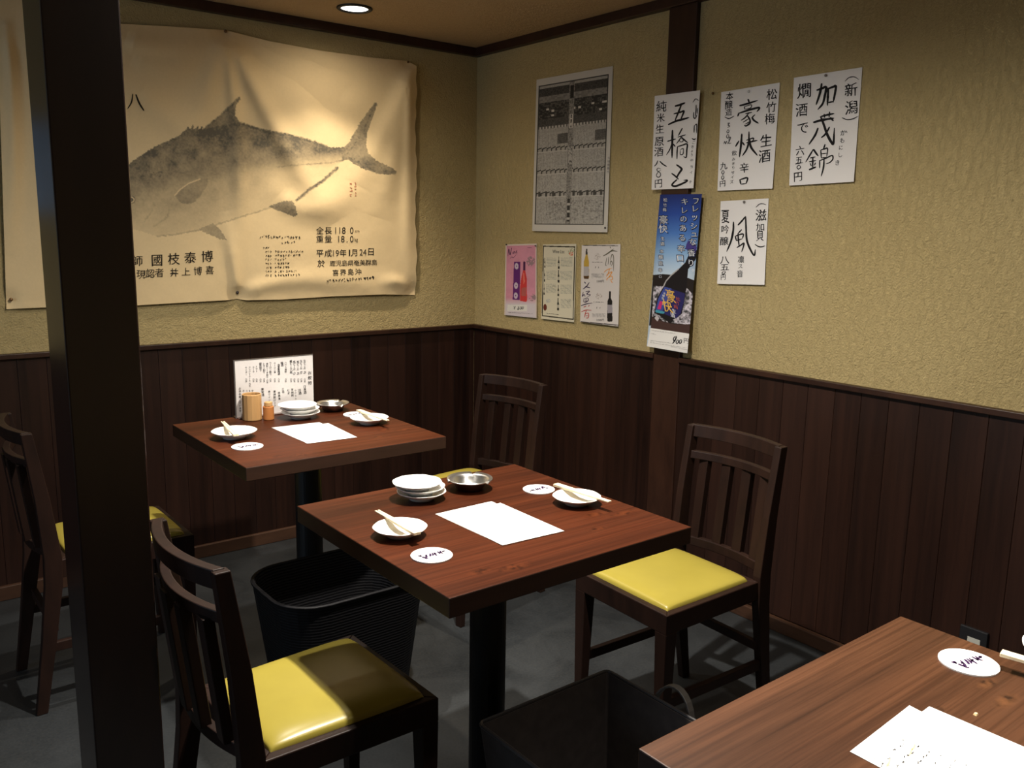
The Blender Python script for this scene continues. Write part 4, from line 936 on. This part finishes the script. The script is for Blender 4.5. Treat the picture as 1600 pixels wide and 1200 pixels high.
# --- three wine flyers
ZW = lambda pts: [(780 + .125 * x, 370 + .125 * y) for x, y in pts]
def paint_pink(px, py, u, v):
    X = (px - 780) / .125; Y = (py - 370) / .125; c = np.ones(u.shape + (3,)) * np.array([.62, .27, .36])
    c = c * (1 + .25 * (fbm(X / 60, Y / 60, 41) - .5))[..., None]
    t = np.clip((Y - 760 + .0 * X) / 90, 0, 1)[..., None]; c = c * (1 - t) + np.array([.62, .56, .60]) * t
    rim = (u < .035) | (u > .965) | (v < .02); c[rim] = (.66, .56, .50)
    for cx, cy, rr, s in ((395, 300, 55, 44), (385, 330, 40, 45), (415, 760, 45, 46)):
        d = np.hypot(X - cx, Y - cy); m = (d < rr) & (fbm(X / 14, Y / 14, s) > .48); c[m] = (.30, .20, .22)
    f = lambda poly, k: c.__setitem__(inpoly(px, py, ZW(poly)), k)
    f([(185, 310), (266, 312), (255, 790), (168, 786)], (.115, .02, .15))
    for cx, cy in ((217, 368), (210, 610), (207, 735)):
        d = np.hypot((X - cx) / 24, (Y - cy) / 40); c[(d < 1) & (d > .25)] = (.55, .45, .55)
    f([(302, 308), (328, 310), (325, 420), (298, 418)], (.06, .012, .06)); f([(298, 418), (325, 420), (345, 520), (348, 800), (335, 815), (258, 800), (262, 620), (278, 500)], (.56, .045, .045)); f([(300, 450), (312, 450), (322, 560), (300, 600)], (.70, .16, .12)); f([(280, 640), (340, 630), (338, 740), (275, 740)], (.42, .10, .09))
    f([(105, 850), (350, 850), (348, 930), (100, 925)], (.72, .70, .66))
    return c
r, fn = hang('wine_flyer', [(790, 382), (838.5, 380.5), (838.5, 497), (788, 492)], 'pink wine flyer with a red bottle, leftmost of the three flyers on the right wall', 'flyer', .003, .006, 'small wine flyers', hi=(100, 220), paint=paint_pink)
ik = Ink((780, 370, .125)); ik.strokes([([(110, 240), (120, 150), (135, 225), (150, 160), (160, 135)], 8), ([(170, 190), (168, 215)], 6), ([(180, 215), (186, 180), (198, 210)], 6), ([(205, 195), (222, 170), (208, 200), (230, 200)], 6), ([(135, 270), (160, 250), (175, 262), (215, 220)], 5), ([(350, 135), (410, 135)], 5)])
lay(ik, M['purpleink'], fn, r, 'script')
ik = Ink((780, 370, .125)); ik.strokes([([(180, 870), (192, 885), (188, 910)], 6), ([(205, 868), (192, 885)], 6), ([(178, 893), (204, 890)], 4), ([(235, 870), (245, 905), (228, 908), (250, 868)], 7), ([(268, 872), (255, 895), (270, 905), (280, 880), (268, 872)], 6), ([(294, 872), (282, 895), (294, 903), (304, 880), (294, 872)], 6)]); ik.scribble(110, 945, 420, 960, 6, 26, 3); lay(ik, M['ink'], fn, r, 'price')
def paint_wl(px, py, u, v):
    X = (px - 780) / .125; Y = (py - 370) / .125; c = np.ones(u.shape + (3,)) * np.array([.66, .61, .47])
    inn = inpoly(px, py, ZW([(549, 110), (952, 120), (930, 1040), (532, 992)])); in2 = inpoly(px, py, ZW([(560, 124), (940, 134), (917, 1024), (545, 980)])); c[inn & ~in2] = (.035, .03, .02)
    f = lambda poly, k: c.__setitem__(inpoly(px, py, ZW(poly)), k)
    for cx, y0, y1, w in ((744, 245, 400, 11), (742, 415, 572, 11), (738, 600, 742, 10), (736, 765, 920, 12), (570, 262, 385, 7), (567, 410, 560, 7), (562, 590, 725, 6)):
        h = y1 - y0; f([(cx - w * .35, y0), (cx + w * .35, y0), (cx + w * .45, y0 + h * .3), (cx + w, y0 + h * .48), (cx + w, y1), (cx - w, y1), (cx - w, y0 + h * .48), (cx - w * .45, y0 + h * .3)], (.02, .02, .018)); f([(cx - w, y0 + h * .55), (cx + w, y0 + h * .55), (cx + w, y0 + h * .8), (cx - w, y0 + h * .8)], (.45, .42, .34))
    for (x0, x1, y0) in ((590, 715, 260), (770, 915, 260), (590, 715, 425), (765, 912, 430), (585, 712, 590), (765, 905, 600), (765, 900, 780)):
        m = (X > x0) & (X < x1) & (Y > y0) & (Y < y0 + 115) & (((Y - y0) % 13) < 6) & (fbm(X / 5, Y / 9, 51) > .38); c[m] = (.36, .36, .30)
    d = np.hypot((X - 573) / 22, (Y - 882) / 42); c[d < 1] = (.13, .03, .02); d = np.hypot(X - 612, Y - 800); c[(d < 28) & (fbm(X / 8, Y / 8, 52) > .45)] = (.45, .45, .42)
    d = np.hypot(X - 905, Y - 185); c[(d < 45) & in2 & (fbm(X / 12, Y / 12, 53) > .5)] = (.28, .30, .16); d = np.hypot(X - 900, Y - 215); c[(d < 26) & in2 & (fbm(X / 9, Y / 9, 54) > .45)] = (.62, .16, .10)
    return c
r, fn = hang('wine_flyer', [(848.5, 382), (900.5, 381), (897, 503.5), (845.5, 498)], 'cream flyer headed Wine List, in the middle of the three wine flyers', 'flyer', .003, .006, 'small wine flyers', hi=(120, 240), paint=paint_wl)
ik = Ink((780, 370, .125)); ik.string('Wine List', 740, 184, 52, 150, slope=.02); random.seed(8); ik.scribble(585, 955, 745, 972, 8, 14, 4); ik.scribble(665, 616, 690, 616, 14, 2, 5); ik.scribble(850, 805, 880, 805, 16, 2, 6); lay(ik, M['ink'], fn, r)
def paint_w3(px, py, u, v):
    X = (px - 780) / .125; Y = (py - 370) / .125; c = np.ones(u.shape + (3,)) * np.array([.68, .63, .60])
    f = lambda poly, k: c.__setitem__(inpoly(px, py, ZW(poly)), k)
    s = segdist(X, Y, [(1045, 106), (1480, 112)]); c[s < 5] = (.08, .07, .06); s = segdist(X, Y, [(1025, 1062), (1480, 1104)]); c[s < 6] = (.06, .05, .05)
    f([(1084, 150), (1102, 150), (1104, 222), (1082, 222)], (.03, .025, .02)); f([(1082, 222), (1104, 222), (1122, 310), (1124, 500), (1118, 525), (1062, 525), (1055, 500), (1058, 310)], (.52, .34, .06)); f([(1058, 372), (1122, 372), (1122, 490), (1056, 490)], (.45, .42, .42)); f([(1056, 488), (1122, 488), (1116, 525), (1060, 525)], (.10, .05, .02))
    f([(1372, 680), (1396, 680), (1396, 765), (1412, 800), (1416, 1050), (1405, 1062), (1356, 1060), (1350, 1040), (1352, 805), (1370, 765)], (.014, .012, .012)); f([(1354, 850), (1414, 850), (1414, 950), (1352, 955)], (.34, .31, .34))
    for (x0, x1, y0, h) in ((1150, 1310, 460, 55), (1160, 1330, 958, 45)):
        m = (X > x0) & (X < x1) & (Y > y0) & (Y < y0 + h) & (((Y - y0) % 13) < 7) & (fbm(X / 5, Y / 9, 61) > .36); c[m] = (.34, .32, .31)
    for cx, cy in ((1225, 245), (1245, 740)):
        d = np.hypot(X - cx, Y - cy); c[(d < 42) & (fbm(X / 9, Y / 9, 62) > .56)] = (.42, .36, .33)
    return c
r, fn = hang('wine_flyer', [(909, 383), (969.5, 381.5), (966, 510), (906.5, 503)], 'white flyer with a yellow and a black bottle, rightmost of the three wine flyers', 'flyer', .003, .008, 'small wine flyers', hi=(120, 240), paint=paint_w3)
ik = Ink((780, 370, .125)); ik.strokes([([(1300, 240), (1360, 205), (1430, 150)], 14), ([(1380, 190), (1420, 175), (1478, 182)], 13), ([(1385, 120), (1390, 145)], 9), ([(1345, 260), (1330, 350), (1345, 360)], 8), ([(1370, 250), (1360, 350)], 8), ([(1390, 290), (1410, 220), (1430, 260), (1428, 430)], 10), ([(1385, 350), (1395, 300), (1415, 330), (1400, 365)], 9)]); lay(ik, M['greenink'], fn, r, 'brush_lettering')
ik = Ink((780, 370, .125)); ik.strokes([([(1308, 445), (1350, 410), (1410, 392)], 10), ([(1380, 395), (1365, 450), (1340, 500)], 12), ([(1340, 480), (1380, 450), (1410, 440), (1380, 490), (1345, 530), (1350, 545)], 12), ([(1370, 510), (1405, 490), (1415, 530), (1380, 540)], 11), ([(1395, 545), (1415, 578)], 11)]); lay(ik, M['orangeink'], fn, r, 'brush_lettering')
ik = Ink((780, 370, .125)); ik.strokes([([(1065, 562), (1080, 585)], 12), ([(1125, 570), (1090, 620), (1045, 655)], 12), ([(1075, 620), (1135, 638)], 14), ([(1050, 690), (1040, 745), (1060, 720), (1075, 750)], 10), ([(1080, 685), (1130, 680), (1095, 715), (1140, 725), (1100, 750)], 10), ([(1060, 770), (1060, 815), (1110, 800), (1105, 765), (1060, 775)], 10), ([(1085, 765), (1082, 830)], 9), ([(1020, 862), (1085, 840), (1165, 828)], 11)]); lay(ik, M['purpleink'], fn, r, 'brush_lettering')
ik = Ink((780, 370, .125)); ik.strokes([([(1055, 880), (1090, 862)], 10), ([(1110, 870), (1130, 855)], 9), ([(1025, 938), (1090, 915), (1155, 920)], 11), ([(1090, 920), (1075, 960), (1065, 1010)], 11), ([(1075, 965), (1115, 955), (1112, 1010), (1080, 1015)], 11), ([(1080, 990), (1110, 985)], 8)]); lay(ik, M['redink'], fn, r, 'brush_lettering')
ik = Ink((780, 370, .125)); ik.string('3,500円', 1262, 556, 32, 90); ik.string('3,500円', 1262, 1040, 32, 92); ik.scribble(1160, 318, 1292, 318, 10, 10, 4); ik.scribble(1178, 815, 1306, 818, 10, 10, 4); ik.strokes([([(1205, 370), (1200, 395)], 6), ([(1243, 372), (1240, 395)], 6), ([(1222, 875), (1218, 900)], 6), ([(1262, 878), (1258, 900)], 6)]); lay(ik, M['ink'], fn, r, 'lettering')

# ------------------------------------------------------------------ push pins
def pin(x, y, off, wall, mat, lab, rad=.0042):
    p = onx(x, y, -off) if wall == 'x' else ony(x, y, -off)
    b = MB(); b.lathe([(.0003, .0075), (rad * .6, .007), (rad, .0045), (rad, .002), (rad * .5, .0008), (.0007, .0), (.0004, -off * .9)], 18)
    o = b.build('push_pin', mat, smooth=True); o.location = p; o.rotation_euler = (0, R(-90), 0) if wall == 'x' else (R(90), 0, 0)
    tag(o, lab, 'push pin', 'push pins')
pin(1170.5, 143, .004, 'x', M['pin_clear'], 'clear push pin at the top of the paper just right of the post')
pin(1291, 118, .004, 'x', M['pin_grey'], 'grey push pin at the top of the paper farthest right')
pin(1163.5, 315.5, .004, 'x', M['pin_grey'], 'grey push pin at the top of the lowest handwritten paper')
pin(1114.5, 146, .002, 'x', M['pin_brass'], 'small brown pin in bare plaster beside the post')
pin(792, 382, .004, 'x', M['pin_dark'], 'dark push pin at the upper left corner of the pink flyer', .003)
pin(837.5, 384, .004, 'x', M['pin_dark'], 'dark push pin at the upper right corner of the pink flyer', .003)
pin(946.5, 356, .009, 'x', M['pin_dark'], 'dark push pin at the lower right corner of the ranking sheet', .0038)
pin(352, 49, .006, 'y', M['pin_brass'], 'brown pin at the top middle of the fish banner', .006)
pin(637, 97, .006, 'y', M['pin_brass'], 'brown pin at the upper right corner of the fish banner', .005)
pin(370.5, 457, .008, 'y', M['pin_dark'], 'dark pin at the bottom middle of the fish banner', .006)
pin(637, 446, .008, 'y', M['pin_brass'], 'brown pin at the lower right corner of the fish banner', .005)
pin(17, 468, .010, 'y', M['pin_brass'], 'brown pin at the lower left corner of the fish banner', .006)

bpy.data.objects.remove(_fo); bpy.data.curves.remove(_fc)
bpy.context.view_layer.update()
